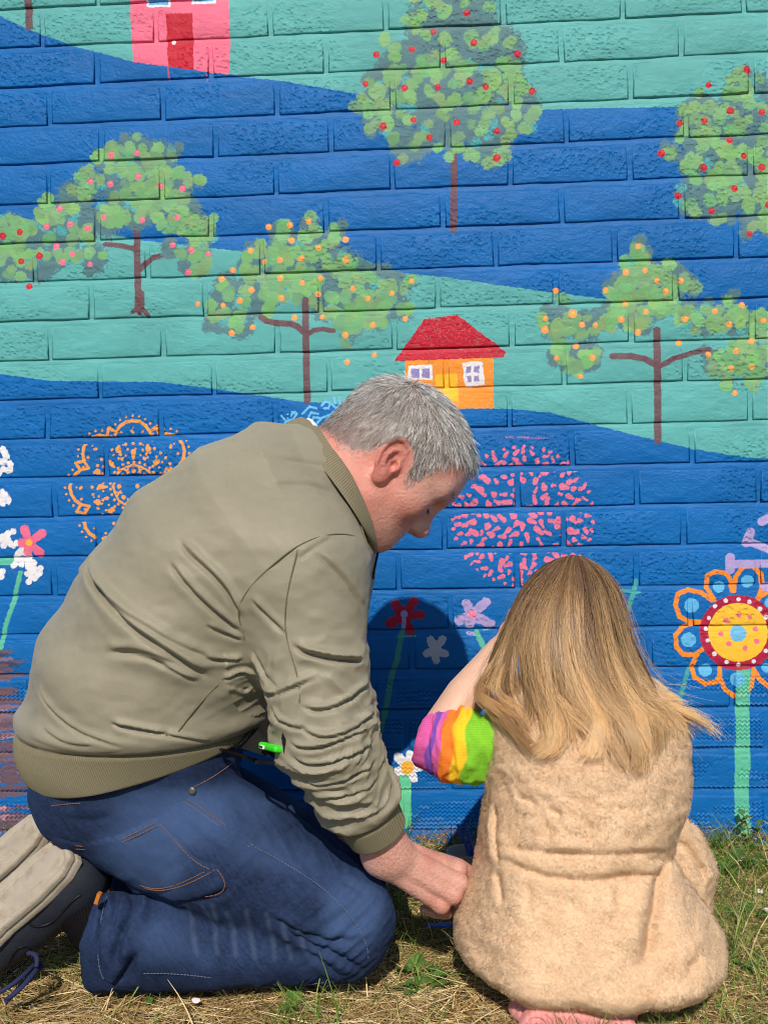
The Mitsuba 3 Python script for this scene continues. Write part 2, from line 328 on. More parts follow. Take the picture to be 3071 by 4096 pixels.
# the big flower at the right
FO = rgb(240, 142, 40)
for petal in ([(.4915,.4536),(.4786,.4765),(.4797,.4985),(.4954,.5059),(.5148,.5013),(.5228,.4871),(.5241,.4701)], [(.5275,.47),(.5313,.4954),(.5442,.5136),(.5623,.5152),(.5764,.5003),(.5786,.4777),(.5715,.4552)],
              [(.4873,.4531),(.4695,.4667),(.4446,.4733),(.4262,.466),(.4211,.4462),(.4281,.424),(.4461,.4141),(.4684,.4137)], [(.4614,.413),(.4347,.4057),(.4204,.3895),(.4211,.3682),(.4331,.3547),(.4531,.3533),(.4695,.3644)],
              [(.4588,.3555),(.4482,.3324),(.4523,.3131),(.4715,.2996),(.4916,.3036),(.4985,.3149),(.4999,.3276)], [(.4974,.312),(.5074,.2893),(.5238,.2764),(.5405,.2777),(.5547,.2945),(.5598,.3226)],
              [(.5604,.3255),(.5689,.3084),(.5906,.2885),(.6128,.2967),(.6189,.3192)], [(.5693,.4552),(.5889,.4685),(.6165,.4658),(.6271,.443),(.5989,.4181)]):
    line(petal, .0042, FO, ragged=.0018, dry=.14)
line([(.5415,.3229),(.5376,.2466),(.5377,.1456)], .0128, STEM, dry=.08); line([(.5362,.1837),(.5336,.1134),(.5333,.0515),(.5384,.0061),(.5391,-.0084)], .0132, STEM, ragged=.003, dry=.12)
line([(.442,.3263),(.4219,.2618),(.4131,.2449)], .0038, rgb(66, 160, 160), ragged=.003, dry=.25)
line([(.3514,.4905),(.3465,.4715),(.3351,.439)], .0044, rgb(66, 160, 160), ragged=.002, dry=.2); line([(.3246,.4739),(.3571,.4693)], .003, rgb(66, 160, 160), dry=.2)
dots([(.5333,.3928,.0693)], rgb(176, 26, 58), ragged=.002, dry=.04)
dots([(.5333,.3936,.0537)], YELLOW, ragged=.002, dry=.03)
dots([(.5333,.3913,.015)], SKY, ragged=.0015, dry=.03)
dots([(.5116,.416,.0049),(.5354,.4247,.0046),(.5552,.421,.0043),(.5019,.3912,.0046),(.5162,.3729,.0049),(.5452,.3646,.0052),(.5659,.3768,.0049),(.5653,.3988,.0046)], PINK, ragged=.002, dry=.1)
dots([(.5123,.4516,.004),(.5352,.4541,.0038),(.5547,.4492,.004),(.573,.436,.0043),(.5838,.4206,.0043),(.4924,.4423,.004),(.4811,.4206,.0035),(.4759,.4006,.0038),(.4782,.3793,.0038),(.4894,.3546,.0043),(.5113,.3396,.004),(.5329,.3343,.004),(.5599,.3402,.0038),(.5824,.3591,.004),(.5928,.39,.004)], WHITE, ragged=.0012, dry=.08)
dots([(.5012,.4775,.0104),(.552,.4866,.0115),(.4503,.4438,.0133),(.4434,.3812,.0133),(.4729,.3251,.0121),(.5301,.3074,.0127),(.5899,.4464,.0087),(.5831,.328,.0087)], SKY, ragged=.0025, dry=.08)
for seg, r in (([(.5594,.5763),(.5521,.5578)], .0085), ([(.5522,.5606),(.5742,.5526),(.6015,.5394)], .007), ([(.5218,.5304),(.5214,.5092)], .0088), ([(.5263,.5187),(.6011,.5185)], .0075), ([(.5836,.4762),(.6002,.4759)], .008), ([(.5801,.5957),(.603,.6071)], .008)):
    line(seg, r, LILAC, ragged=.001, dry=.05)
# daisy, red flower, pale flowers low on the wall
line([(-.0835,.1365),(-.0842,.1023),(-.0841,.0467)], .0125, rgb(104, 206, 160), ragged=.002); line([(-.0837,.0644),(-.096,.0809)], .008, rgb(104, 206, 160))
for a, b, r in (([(-.0805,.1554)], [(-.0942,.1682)], .0098), ([(-.0742,.1554)], [(-.0726,.1731)], .008), ([(-.0693,.149)], [(-.0558,.1528)], .0108), ([(-.0707,.1402)], [(-.0654,.128)], .008), ([(-.0871,.1441)], [(-.1011,.1409)], .0085)):
    stroke(a[0], b[0], r, r * .9, WHITE, ragged=.0025, dry=.05)
dots([(-.0776,.1491,.0122)], rgb(240, 178, 40), ragged=.003, dry=.04)
line([(-.0817,.4059),(-.093,.3504),(-.1038,.3201),(-.1143,.2645),(-.1289,.2089)], .0052, rgb(70, 150, 134), ragged=.003, dry=.3); line([(-.0908,.3947),(-.0579,.3942)], .002, STEM, dry=.5)
for b, r in ([(-.0934,.4537,.0084)], .009), ([(-.0591,.4593,.0076)], .0085), ([(-.0465,.4345,.0076)], .008), ([(-.104,.4189,.0091)], .0095), ([(-.0678,.4045,.0081)], .009):
    stroke([(-.0794,.4333)][0], b[0], r, r, RED, ragged=.0015, dry=.03)
dots([(-.0778,.4358,.0068)], LILAC); line([(-.0779,.4312),(-.0794,.4097)], .0036, LILAC)
for b in [(-.0297,.387),(-.0075,.3877),(-.0371,.3618),(-.0025,.3607),(-.0197,.349)]:
    stroke([(-.0218,.3685)][0], b, .008, .0072, rgb(190, 190, 200), ragged=.004, dry=.16)
for b in [(.0382,.4542),(.075,.4567),(.0235,.4222),(.0816,.4158),(.0435,.4156)]:
    stroke([(.0488,.4331)][0], b, .0095, .0085, LILAC, ragged=.004, dry=.12)
dots([(.0488,.4331,.0074)], rgb(250, 130, 160)); line([(.0401,.3987),(.0531,.3965)], .0035, LILAC, dry=.4)
line([(.0562,.3995),(.0689,.3724),(.0558,.3436)], .0052, STEM, ragged=.004, dry=.25); line([(.0696,.4039),(.0784,.405)], .0012, STEM, dry=.4)
# flowers at the left edge
line([(-.8095,.5259),(-.8244,.4686),(-.8396,.4267),(-.8505,.382)], .0046, STEM, ragged=.003, dry=.25); line([(-.8603,.5479),(-.8223,.5472)], .0066, STEM)
for p in [(-.8392,.5981),(-.8301,.5917),(-.8216,.5831),(-.8366,.584),(-.8276,.6007),(-.811,.5667),(-.801,.5642),(-.8169,.5569),(-.8166,.5457),(-.8057,.5455),(-.7914,.541),(-.7851,.5381),(-.7955,.5537),(-.7946,.5243),(-.7855,.5185),(-.7739,.5273),(-.7803,.5226),(-.7905,.5116),(-.8491,.5308),(-.8522,.5196),(-.845,.5954)]:
    for _ in range(3):
        q = (p[0] + RNG.uniform(-.006, .006), p[1] + RNG.uniform(-.006, .006))
        stroke(q, q, .0062, .0062, WHITE, ragged=.003, dry=.25)
for p in [(-.8357,.7527),(-.8401,.7631),(-.8391,.7365),(-.8264,.7347),(-.8309,.7215),(-.8439,.7203),(-.844,.6716),(-.8344,.667),(-.8466,.6628),(-.8402,.6804)]:
    for _ in range(3):
        q = (p[0] + RNG.uniform(-.006, .006), p[1] + RNG.uniform(-.006, .006))
        stroke(q, q, .006, .006, WHITE, ragged=.003, dry=.25)
for b in [(-.7993,.6085),(-.7659,.6),(-.7703,.5631),(-.8049,.5828),(-.7938,.5658)]:
    stroke([(-.7906,.5831)][0], b, .0062, .0088, PINK, ragged=.002, dry=.1)
dots([(-.7912,.5831,.0066)], rgb(246, 180, 60))
# brushed mauve patch at the lower left
for _ in range(300):
    t = RNG.random()
    x0, z0 = -.95 + RNG.uniform(-.1, .085 + .05 * t), .02 + .36 * (1 - t)
    ln = RNG.uniform(.02, .07)
    c = MAUVE if RNG.random() < .72 else RNG.choice([rgb(190, 136, 154), rgb(140, 108, 124), rgb(60, 70, 96), rgb(130, 104, 116)])
    stroke((x0, z0), (x0 + ln, z0 + RNG.uniform(-.004, .008)), RNG.uniform(.004, .009), .003, c, ragged=.006, dry=.35)
# stencilled mandalas: paint only on the faces of the bricks
def ring(c, r, n, size, colr, a0=0.0, **k):
    for i in range(n):
        a = a0 + 2 * math.pi * i / n
        p = (c[0] + r * math.cos(a), c[1] + r * math.sin(a))
        stroke(p, p, size, size, colr, ragged=.0012, dry=.12, stencil=1.0)
def arc(c, r, a0, a1, w, colr):
    n = max(3, int(abs(a1 - a0) * r / .012))
    pts = [(c[0] + r * math.cos(a0 + (a1 - a0) * i / n), c[1] + r * math.sin(a0 + (a1 - a0) * i / n)) for i in range(n + 1)]
    line(pts, w, colr, ragged=.0016, dry=.22, stencil=1.0)
def mandala(c, R, colr):
    for i in range(8):
        a = math.pi / 2 + i * math.pi / 4
        s = (c[0] + .68 * R * math.cos(a), c[1] + .68 * R * math.sin(a))
        arc(s, .27 * R, a - 1.15, a + 1.15, .0030, colr)
        for j in range(9):
            b = a - 1.15 + 2.3 * j / 8
            p = (s[0] + .34 * R * math.cos(b), s[1] + .34 * R * math.sin(b))
            stroke(p, p, .0023, .0023, colr, stencil=1.0)
        ring(s, .10 * R, 1, .0026, colr, a)
        ring(s, .17 * R, 3, .0016, colr, a)
        b = a + math.pi / 8
        t = (c[0] + .93 * R * math.cos(b), c[1] + .93 * R * math.sin(b)); q = (c[0] + .72 * R * math.cos(b), c[1] + .72 * R * math.sin(b))
        for sgn in (-1, 1):
            m = ((t[0] + q[0]) / 2 - sgn * .07 * R * math.sin(b), (t[1] + q[1]) / 2 + sgn * .07 * R * math.cos(b))
            line([t, m, q], .0026, colr, stencil=1.0, dry=.2)
        for rr, w in ((.58, .0058), (.50, .0028), (.43, .0036)):
            p = (c[0] + rr * R * math.cos(b), c[1] + rr * R * math.sin(b))
            stroke(p, p, w, w, colr, ragged=.002, dry=.15, stencil=1.0)
        p, q = [(c[0] + rr * R * math.cos(a), c[1] + rr * R * math.sin(a)) for rr in (.50, .40)]
        stroke(p, q, .005, .002, colr, ragged=.002, dry=.15, stencil=1.0)
        p = (c[0] + .22 * R * math.cos(a), c[1] + .22 * R * math.sin(a))
        arc(p, .10 * R, a - 1.9, a + 1.9, .0017, colr)
        stroke(p, p, .0042, .0042, colr, stencil=1.0)
    ring(c, .62 * R, 36, .0028, colr); ring(c, .35 * R, 26, .0028, colr, .1); ring(c, .46 * R, 26, .0022, colr, .13); ring(c, .54 * R, 30, .0024, colr, .05); ring(c, .80 * R, 32, .0026, colr, .02)
    arc(c, .30 * R, 0, 6.28, .0016, colr)
    ring(c, .05 * R, 1, .004, colr)
mandala([(-.5854,.6865)][0], .131, rgb(238, 158, 72))
def blossom(c, R, colr):
    r_ = random.Random(11)
    for rr, n, w, ln in ((.12, 7, .0042, .010), (.26, 12, .0038, .013), (.38, 18, .0032, .010), (.50, 20, .0046, .006), (.60, 30, .003, .005), (.69, 26, .0048, .010), (.79, 36, .0036, .005), (.88, 40, .003, .008), (.97, 46, .0025, .003)):
        for i in range(n):
            a = 2 * math.pi * (i + r_.uniform(-.22, .22)) / n + rr * 3
            if r_.random() < .1:
                continue
            b = a + r_.choice((0, 0, .9, -.9))
            p = (c[0] + rr * R * math.cos(a), c[1] + rr * R * math.sin(a))
            q = (p[0] + ln * math.cos(b), p[1] + ln * math.sin(b))
            stroke(p, q, w * r_.uniform(.95, 1.5), w * r_.uniform(.3, 1.2), colr, ragged=.0022, dry=.12, stencil=1.0)
blossom([(.1455,.6142)][0], .133, rgb(226, 118, 150))
SK2 = rgb(110, 190, 236)
for pl in ([(-.2612,.8152),(-.2478,.8285),(-.2342,.8249)], [(-.2512,.8062),(-.2448,.8177),(-.2315,.8144)], [(-.244,.7993),(-.2403,.8088),(-.2264,.8061)], [(-.2383,.7934),(-.2234,.8075),(-.2111,.8115)], [(-.2968,.7935),(-.2922,.8021),(-.279,.8046),(-.2723,.8161),(-.2801,.8192),(-.2823,.8117)], [(-.2244,.8307),(-.217,.8378),(-.2089,.8347),(-.2114,.8246),(-.2202,.8248)], [(-.2055,.8317),(-.1969,.8242),(-.1895,.8312),(-.1922,.84)], [(-.3008,.8125),(-.2942,.8044)], [(-.2008,.8446),(-.199,.8344)], [(-.1854,.8195),(-.2029,.8171),(-.2207,.7973)], [(-.1735,.8308),(-.1855,.8138)], [(-.1615,.8479),(-.1677,.8307)]):
    line(pl, .0021, SK2, ragged=.0015, dry=.2, stencil=1.0)
dots([(-.2993,.811,.0017),(-.289,.815,.0017),(-.2757,.8196,.0017),(-.2182,.848,.0017),(-.208,.8491,.0017),(-.1907,.8443,.0017),(-.1835,.8383,.0017),(-.2892,.8078,.0014)], SK2, stencil=1.0)
line([(.112,.7614),(.1462,.7614),(.1916,.758)], .0022, rgb(180, 110, 160), dry=.62, ragged=.003)

# strokes sorted into a grid of cells, so that a point looks up only the few that can cover it
CELL, GX0, GZ0, GNX, GNZ = .016, -1.12, -.02, 130, 108
cells = [[] for _ in range(GNX * GNZ)]
ST = np.array(strokes, np.float32)
for i, s in enumerate(strokes):
    m = max(s[4], s[5]) + s[9] * .6 + .001
    i0, i1 = int((min(s[0], s[2]) - m - GX0) / CELL), int((max(s[0], s[2]) + m - GX0) / CELL)
    j0, j1 = int((min(s[1], s[3]) - m - GZ0) / CELL), int((max(s[1], s[3]) + m - GZ0) / CELL)
    for a in range(max(i0, 0), min(i1, GNX - 1) + 1):
        for b in range(max(j0, 0), min(j1, GNZ - 1) + 1):
            p = np.array([GX0 + (a + .5) * CELL, GZ0 + (b + .5) * CELL])
            A, B = np.array(s[0:2]), np.array(s[2:4])
            t = np.clip(np.dot(p - A, B - A) / max(np.dot(B - A, B - A), 1e-12), 0, 1)
            if np.hypot(*(p - A - t * (B - A))) < m + CELL * .71:
                cells[b * GNX + a].append(i)
DEEP = 34
start = np.zeros(GNX * GNZ, np.uint32); index = []
for i, c in enumerate(cells):
    start[i] = len(index)
    index += (c[-DEEP:] + [len(strokes)] * DEEP)[:DEEP] if c else []
count = np.array([min(len(c), DEEP) for c in cells], np.float32)
ST = np.vstack([ST, np.array([[9, 9, 9, 9, -1, -1, 0, 0, 0, .001, 0, 0]], np.float32)])
t_start, t_count, t_index, t_stroke = mi.UInt32(start), mi.Float(count), mi.UInt32(np.array(index, np.uint32)), mi.Float(ST.ravel())

def convex(x, z, pts):
    """Signed distance-like value of a convex polygon given clockwise as seen."""
    d = mi.Float(-9)
    for (ax, az), (bx, bz) in zip(pts, pts[1:] + pts[:1]):
        l = math.hypot(bx - ax, bz - az)
        d = dr.maximum(d, -((bx - ax) * (z - az) - (bz - az) * (x - ax)) / l * -1)
    return d
def over(c, paint, a):
    return c * (1 - a) + mi.Color3f(paint) * a
HOUSE = [([(-.5758,1.6284),(-.386,1.6187),(-.3845,1.5133),(-.3873,1.4614),(-.4328,1.4635),(-.5705,1.4699),(-.5737,1.5518)], PINK, 0), ([(-.5063,1.5826),(-.4556,1.5812),(-.4546,1.4668),(-.5038,1.4691)], rgb(188, 26, 50), 0),
         ([(-.5439,1.6268),(-.4966,1.6243),(-.4978,1.595),(-.5439,1.5974)], WHITE, 1), ([(-.5406,1.6266),(-.5013,1.6246),(-.5018,1.5999),(-.5405,1.6025)], rgb(92, 170, 226), 1), ([(-.4569,1.6223),(-.4101,1.6199),(-.4106,1.5971),(-.4567,1.5988)], WHITE, 1), ([(-.4533,1.6221),(-.4149,1.6201),(-.4152,1.602),(-.4537,1.604)], rgb(92, 170, 226), 1)]
COTTAGE = [([(-.0669,.9174),(.0976,.9125),(.0967,.8155),(-.0651,.8198)], rgb(240, 146, 48)), ([(-.0864,.9093),(-.0285,.9861),(.032,.9922),(.1226,.9198),(.1156,.9103)], rgb(186, 26, 52)), ([(-.0111,.8826),(.0303,.8829),(.0321,.831),(-.0121,.8322)], rgb(246, 190, 50)),
           ([(.0402,.9027),(.0588,.9045),(.0774,.9034),(.0808,.8613),(.0665,.8583),(.0464,.8588),(.0424,.871)], WHITE), ([(-.0606,.9005),(-.0159,.9009),(-.0159,.8727),(-.0611,.874)], WHITE)] + \
          [(q, rgb(140, 132, 190)) for q in ([(.0463,.8954),(.0558,.8959),(.0555,.8836),(.0464,.8833)], [(.0615,.8958),(.0718,.896),(.0716,.8831),(.0613,.8834)], [(.0485,.8777),(.056,.8778),(.0563,.8663),(.05,.8665)], [(.0611,.8777),(.0714,.8774),(.0712,.8673),(.0615,.867)], [(-.0552,.894),(-.0402,.8941),(-.0406,.8763),(-.0556,.8767)], [(-.035,.894),(-.0212,.8936),(-.0216,.8757),(-.0354,.8761)])]
def mural(p, stencil):
    x, z = p.x, p.z
    wob = noise(x * 260, z * 260, 3.0)
    x1, z1 = x + (noise(x * 170, z * 170, 9.0) - .5) * .0022, z + (wob - .5) * .0022
    c = mi.Color3f(TEAL)
    edge = lambda d, w=.0008: 1 - smoothstep(-w, w, d)
    for pts, paint, _ in HOUSE:
        c = over(c, paint, edge(convex(x1, z1, pts)) * .97)
    low = hill(0, x)
    c = over(c, BLUE, edge(z1 - low))
    c = over(c, TEAL, edge(z1 - hill(1, x)))
    for pts, paint in COTTAGE:
        d = convex(x1, z1, pts)
        c = over(c, paint, edge(d) * (1 - .16 * smoothstep(.66, .74, noise(x * 430, z * 430, 7.0))))
    c = over(c, BLUE, edge(z1 - hill(2, x)))
    # thin and thick coats
    coat = fbm(x * 9, z * 26, 2.0, 3)
    c = c * (.86 + .28 * coat)
    g = fbm(x * 520, z * 520, 5.0, 2)
    i = dr.clip((x - GX0) / CELL, 0, GNX - 1); j = dr.clip((z - GZ0) / CELL, 0, GNZ - 1)
    inside = (x > GX0) & (x < GX0 + GNX * CELL) & (z > GZ0) & (z < GZ0 + GNZ * CELL)
    cell = mi.UInt32(j) * GNX + mi.UInt32(i)
    n, at = dr.gather(mi.Float, t_count, cell), dr.gather(mi.UInt32, t_start, cell)
    rag = (noise(x * 240, z * 240, 1.0) - .5) * .6 + (g - .5) * .8
    for k in range(DEEP):
        on = inside & (n > k)
        s = dr.gather(mi.UInt32, t_index, at + k, on) * 3
        a, b, q = [dr.gather(mi.Vector4f, t_stroke, s + m, on) for m in range(3)]
        ux, uz, wx, wz = a.z - a.x, a.w - a.y, x - a.x, z - a.y
        t = dr.clip((wx * ux + wz * uz) / (ux * ux + uz * uz + 1e-12), 0, 1)
        d = dr.sqrt(dr.square(wx - t * ux) + dr.square(wz - t * uz)) - dr.lerp(b.x, b.y, t) + rag * q.y
        al = edge(d) * dr.select(on, 1.0, 0.0)
        al = al * smoothstep(q.z - .22, q.z + .10, g + .12 * smoothstep(0, .006, -d)) * .95
        if not stencil:
            al = al * (1 - q.w)
        c = over(c, mi.Color3f(b.z, b.w, q.x), al)
    # bare brick and splashes of soil at the foot of the wall
    bare = smoothstep(.034, .010, z + (fbm(x * 34, z * 60, 4.0, 3) - .5) * .05)
    c = over(c, mix(rgb(150, 92, 62), rgb(128, 104, 80), g), bare * smoothstep(.42, .52, noise(x * 300, z * 500, 2.0)) )
    chips = smoothstep(.86, .88, noise(x * 330, z * 420, 8.0) * (1 - smoothstep(.01, .10, z) * .2)) * smoothstep(.16, .10, z)
    c = over(c, rgb(214, 204, 196), chips * .8)
    return c
def relief(p, brick):
    x, z = p.x, p.z
    grain = (fbm(x * 300, z * 300, 1.0, 3) - .5) * .0012
    h = grain * (1.0 if brick else .35)
    if brick:
        d, _, r = voronoi(x * 108, z * 108)
        amount = smoothstep(.44, .62, noise(x * 9, z * 14, 6.0))
        pit = smoothstep(.40, .20, d) * smoothstep(.30, .36, r) * amount
        h = h - pit * .0014 + (noise(x * 60, z * 90, 4.0) - .5) * .0010
        low = 1 - smoothstep(.330, .334, z)
        h = h * (1 - .6 * low)
    else:
        h = h + (fbm(x * 40, z * 140, 2.0, 2) - .5) * .0012
    return h
for nm, brick in (('painted_brick', True), ('painted_mortar', False)):
    mat(nm, (lambda s: lambda p, n, uv: mural(p, s))(brick), rough=.55, spec=.22, bump=(lambda s: lambda p, n, uv: relief(p, s))(brick), eps=7e-4)

wall = thing('painted_brick_wall', 'brick wall painted with a mural of blue and teal hills, fruit trees and flowers', 'wall')
ROWS = 26
ZTOP = 1.5323 + .225
bond = {-1: .0, 0: .0012, 1: -.0038, 2: .0119, 3: .0025, 4: .0071, 5: -.0092, 6: -.0227, 7: -.0229, 8: .0041, 9: -.0098, 10: -.0031, 11: 0.0, 12: .0078, 13: -.0186, 14: .004, 15: -.01, 16: .025, 17: .0615, 18: .012, 19: -.02, 20: .01}
def brick_mesh(x0, x1, z0, z1, r_):
    w, h = x1 - x0, z1 - z0
    ring = []
    for i in range(4): ring.append((i / 4, 0))
    ring.append((1, 0)); ring.append((1, .5))
    for i in range(4): ring.append((1 - i / 4, 1))
    ring.append((0, 1)); ring.append((0, .5))
    ring = np.array(ring)
    j = np.array([[r_.uniform(-.0011, .0011), r_.uniform(-.0013, .0009)] for _ in ring])
    out = np.column_stack([x0 + ring[:, 0] * w, z0 + ring[:, 1] * h]) + j
    ctr = np.array([(x0 + x1) / 2, (z0 + z1) / 2])
    inn = out - np.sign(out - ctr) * np.where(np.abs(ring - .5) > .4, .0034, 0)
    y0 = r_.uniform(-.0007, .0009); tx, tz = r_.uniform(-.002, .002), r_.uniform(-.008, .008)
    def lay(q, y): return np.column_stack([q[:, 0], np.full(len(q), y) + (q[:, 0] - ctr[0]) * tx + (q[:, 1] - ctr[1]) * tz, q[:, 1]])
    v = np.vstack([lay(out, y0 + .030), lay(out, y0 + .0031), lay(inn, y0), lay(ctr[None], y0 - .0004)])
    n = len(ring); f = []
    for i in range(n):
        k = (i + 1) % n
        for o in (0, n):
            f += [[i + o, k + o, k + o + n], [i + o, k + o + n, i + o + n]]
        f.append([2 * n + i, 2 * n + k, 3 * n])
    return trimesh.Trimesh(v, np.array(f), process=False)
def grooved_brick(x0, x1, z0, z1, r_):
    """A brick whose face is pressed with zigzag grooves."""
    n, rows = int((x1 - x0) / .0042), int((z1 - z0) / .0034) // 2 * 2
    X = np.linspace(x0, x1, n)
    t = np.linspace(0, 1, rows)
    XX, TT = np.meshgrid(X, t)
    k = np.arange(n)[None, :]; j = np.arange(rows)[:, None]
    amp = .0024 * np.sin(np.pi * np.clip(TT, .04, .96)) ** .4
    ZZ = z0 + TT * (z1 - z0) + amp * np.where(k % 2, 1, -1) + (meshkit.noise(np.stack([XX * 45, TT * 5, XX * 0 + z0 * 90], -1)) - .5) * .004 * np.sin(np.pi * TT)
    wear = meshkit.noise(np.stack([XX * 26, ZZ * 40, XX * 0 + 3], -1))
    YY = r_.uniform(-.001, .001) + np.where(j % 2, .0, .0020) * np.clip(wear * 2.2 - .15, .25, 1)
    YY = YY + .0030 * ((k == 0) | (k == n - 1)) + .0022 * ((j == 0) | (j == rows - 1))
    v = np.stack([XX, YY, ZZ], -1).reshape(-1, 3)
    a = (np.arange(rows - 1)[:, None] * n + np.arange(n - 1)[None]).ravel()
    f = np.vstack([np.stack([a, a + 1, a + n + 1], 1), np.stack([a, a + n + 1, a + n], 1)])
    edge = np.concatenate([np.arange(n), np.arange(1, rows) * n + n - 1, (rows - 1) * n + np.arange(n - 1)[::-1], np.arange(1, rows - 1)[::-1] * n])
    back = v[edge] + [0, .03, 0]; m = len(edge); q = len(v) + np.arange(m)
    v = np.vstack([v, back]); e2, q2 = np.roll(edge, -1), np.roll(q, -1)
    return trimesh.Trimesh(v, np.vstack([f, np.stack([edge, q, q2], 1), np.stack([edge, q2, e2], 1)]), process=False)
rest = []
br = random.Random(3)
for i in range(-3, 21):
    zb, zt = 1.5323 - .075 * i, 1.5323 - .075 * (i - 1) - .0105
    off = .1294 + .1096 * (i % 2) + bond.get(i, .0)
    for n in range(-16, 14):
        x0 = off + .21927 * n
        gap = br.uniform(.007, .0105)
        m = brick_mesh(x0 + gap / 2, x0 + .21927 - gap / 2, zb + br.uniform(-.001, .001), zt + br.uniform(-.001, .001), br)
        if i >= 17 and -1.2 < x0 + .11 < 1.0 and zb > -.02:
            m = grooved_brick(x0 + gap / 2, x0 + .21927 - gap / 2, zb, zt, br)
        if -1.12 < x0 + .11 < .92 and -1 <= i <= 20:
            put('brick', ply(m, 'painted_brick', smooth=50), wall)
        else:
            rest.append(m)
put('brickwork', ply(trimesh.util.concatenate(rest), 'painted_brick', smooth=50), wall, kind='stuff')
# mortar: each bed slopes outwards from under the brick above to the top edge of the brick below
xs = np.linspace(-3.4, 3.2, 660)
v, f = [], []
zs = []
for i in range(-3, 21):
    zb = 1.5323 - .075 * i
    zs += [(zb + .0012, .0048), (zb - .004, .0040), (zb - .0100, .0017), (zb - .03, .0033)]
zs.append((-.12, .006))
zs = np.array(sorted(zs, key=lambda t: -t[0]))
X, J = np.meshgrid(xs, np.arange(len(zs)))
Zm = zs[J, 0] + (meshkit.noise(np.stack([X * 30, zs[J, 0] * 40, X * 0], -1)) - .5) * .0022
Ym = zs[J, 1] + (meshkit.noise(np.stack([X * 45, zs[J, 0] * 60, X * 0 + 5], -1)) - .5) * .0016
mort = np.stack([X, Ym, Zm], -1).reshape(-1, 3)
a = np.arange((len(zs) - 1) * len(xs)).reshape(len(zs) - 1, len(xs))[:, :-1].ravel()
quad = np.stack([a, a + len(xs), a + len(xs) + 1, a + 1], 1)
put('mortar', ply((mort, quad), 'painted_mortar', smooth=True), wall)
core = trimesh.creation.box([6.4, .2, 1.95]); core.apply_translation([-.1, .14, .86])
mat('plain_blue', BLUE, rough=.7)
put('backing', ply(core, 'plain_blue'), wall)

# ---- the ground: dry soil under mown straw, living grass and weeds
gr = np.random.default_rng(21)
def ground_z(x, y):
    p = np.stack([x * 9, y * 9, x * 0], -1)
    near_wall = .012 * np.exp(-(y / .05) ** 2)
    return (meshkit.fbm(p, 3, 4) - .55) * .022 + near_wall - .006
gx = np.concatenate([np.linspace(-25, -1.7, 24), np.linspace(-1.6, 1.4, 180), np.linspace(1.5, 25, 24)])
gy = np.concatenate([np.linspace(-25, -2.1, 24), np.linspace(-2.0, .02, 120)])
GX, GY = np.meshgrid(gx, gy)
GZ = ground_z(GX, GY) * (np.abs(GX) < 1.7)
a = (np.arange(len(gy) - 1)[:, None] * len(gx) + np.arange(len(gx) - 1)[None]).ravel()
def soil(p, n, uv):
    c = mix(rgb(112, 92, 62), rgb(150, 126, 86), fbm(p.x * 30, p.y * 30, 0.0, 3))
    c = mix(c, rgb(78, 84, 44), smoothstep(.48, .66, fbm(p.x * 7, p.y * 7, 3.0, 3)) * .6)
    return c * (.35 + .8 * noise(p.x * 420, p.y * 420, 1.0))
mat('soil', soil, rough=.95, spec=.1, bump=lambda p, n, uv: fbm(p.x * 160, p.y * 160, 0.0, 3) * .006)
put('ground', ply((np.stack([GX, GY, GZ], -1).reshape(-1, 3), np.stack([a, a + 1, a + 1 + len(gx), a + len(gx)], 1)), 'soil', smooth=True), kind='structure')
scene['blade'] = {'type': 'twosided', 'bsdf': {'type': 'principled', 'base_color': {'type': 'mesh_attribute', 'name': 'vertex_color'}, 'roughness': .6, 'specular': .3}}
def blades(n, ln, width, lean, colors, dens, seed, curve=.5, y1=-.004):
    r_ = np.random.default_rng(seed)
    xs_, ys_ = [], []
    while sum(map(len, xs_)) < n:
        x, y = r_.uniform(-1.8, 1.7, n), -np.abs(r_.uniform(0, 1, n)) ** 1.15 * 1.35 + y1
        k = r_.random(n) < dens(x, y) * np.where((x > -.95) & (x < .85) & (y > -1.0), 1, .30)
        xs_.append(x[k]); ys_.append(y[k])
    x, y = np.concatenate(xs_)[:n], np.concatenate(ys_)[:n]
    L = r_.uniform(*ln, n); az = r_.uniform(0, 2 * np.pi, n); el = np.radians(r_.uniform(*lean, n))
    d = np.stack([np.cos(az) * np.cos(el), np.sin(az) * np.cos(el), np.sin(el)], -1)
    t = np.linspace(0, 1, 5)
    root = np.stack([x, y, ground_z(x, y) - .001], -1)
    c2 = np.stack([np.cos(az + r_.normal(0, .8, n)), np.sin(az + r_.normal(0, .8, n)), -np.abs(r_.normal(.5, .4, n))], -1) * curve
    path = root[:, None] + L[:, None, None] * (d[:, None] * t[None, :, None] + c2[:, None] * (t ** 2 * .55)[None, :, None])
    path[..., 1] = np.minimum(path[..., 1], -.002)
    path[..., 2] = np.maximum(path[..., 2], ground_z(path[..., 0], path[..., 1]) + .0008 + .004 * t[None])
    pal = np.array(colors)[r_.integers(0, len(colors), n)] * r_.uniform(.7, 1.25, n)[:, None]
    return strands(path, r_.uniform(.5, 1.2, n) * width, np.repeat(pal[:, None], 5, 1), .15)
def nz(x, y, f, s): return meshkit.noise(np.stack([x * f, y * f, x * 0 + s], -1))
STRAW = [rgb(206, 184, 134), rgb(188, 164, 112), rgb(222, 206, 164), rgb(160, 136, 90), rgb(146, 118, 76)]
GRASS = [rgb(92, 124, 44), rgb(116, 144, 58), rgb(72, 104, 36), rgb(134, 156, 78)]
def green_dens(x, y): return np.clip(.12 + .9 * (nz(x, y, 6, 2) > .52) + 1.2 * (x > .30) + .5 * (y > -.25), 0, 1)
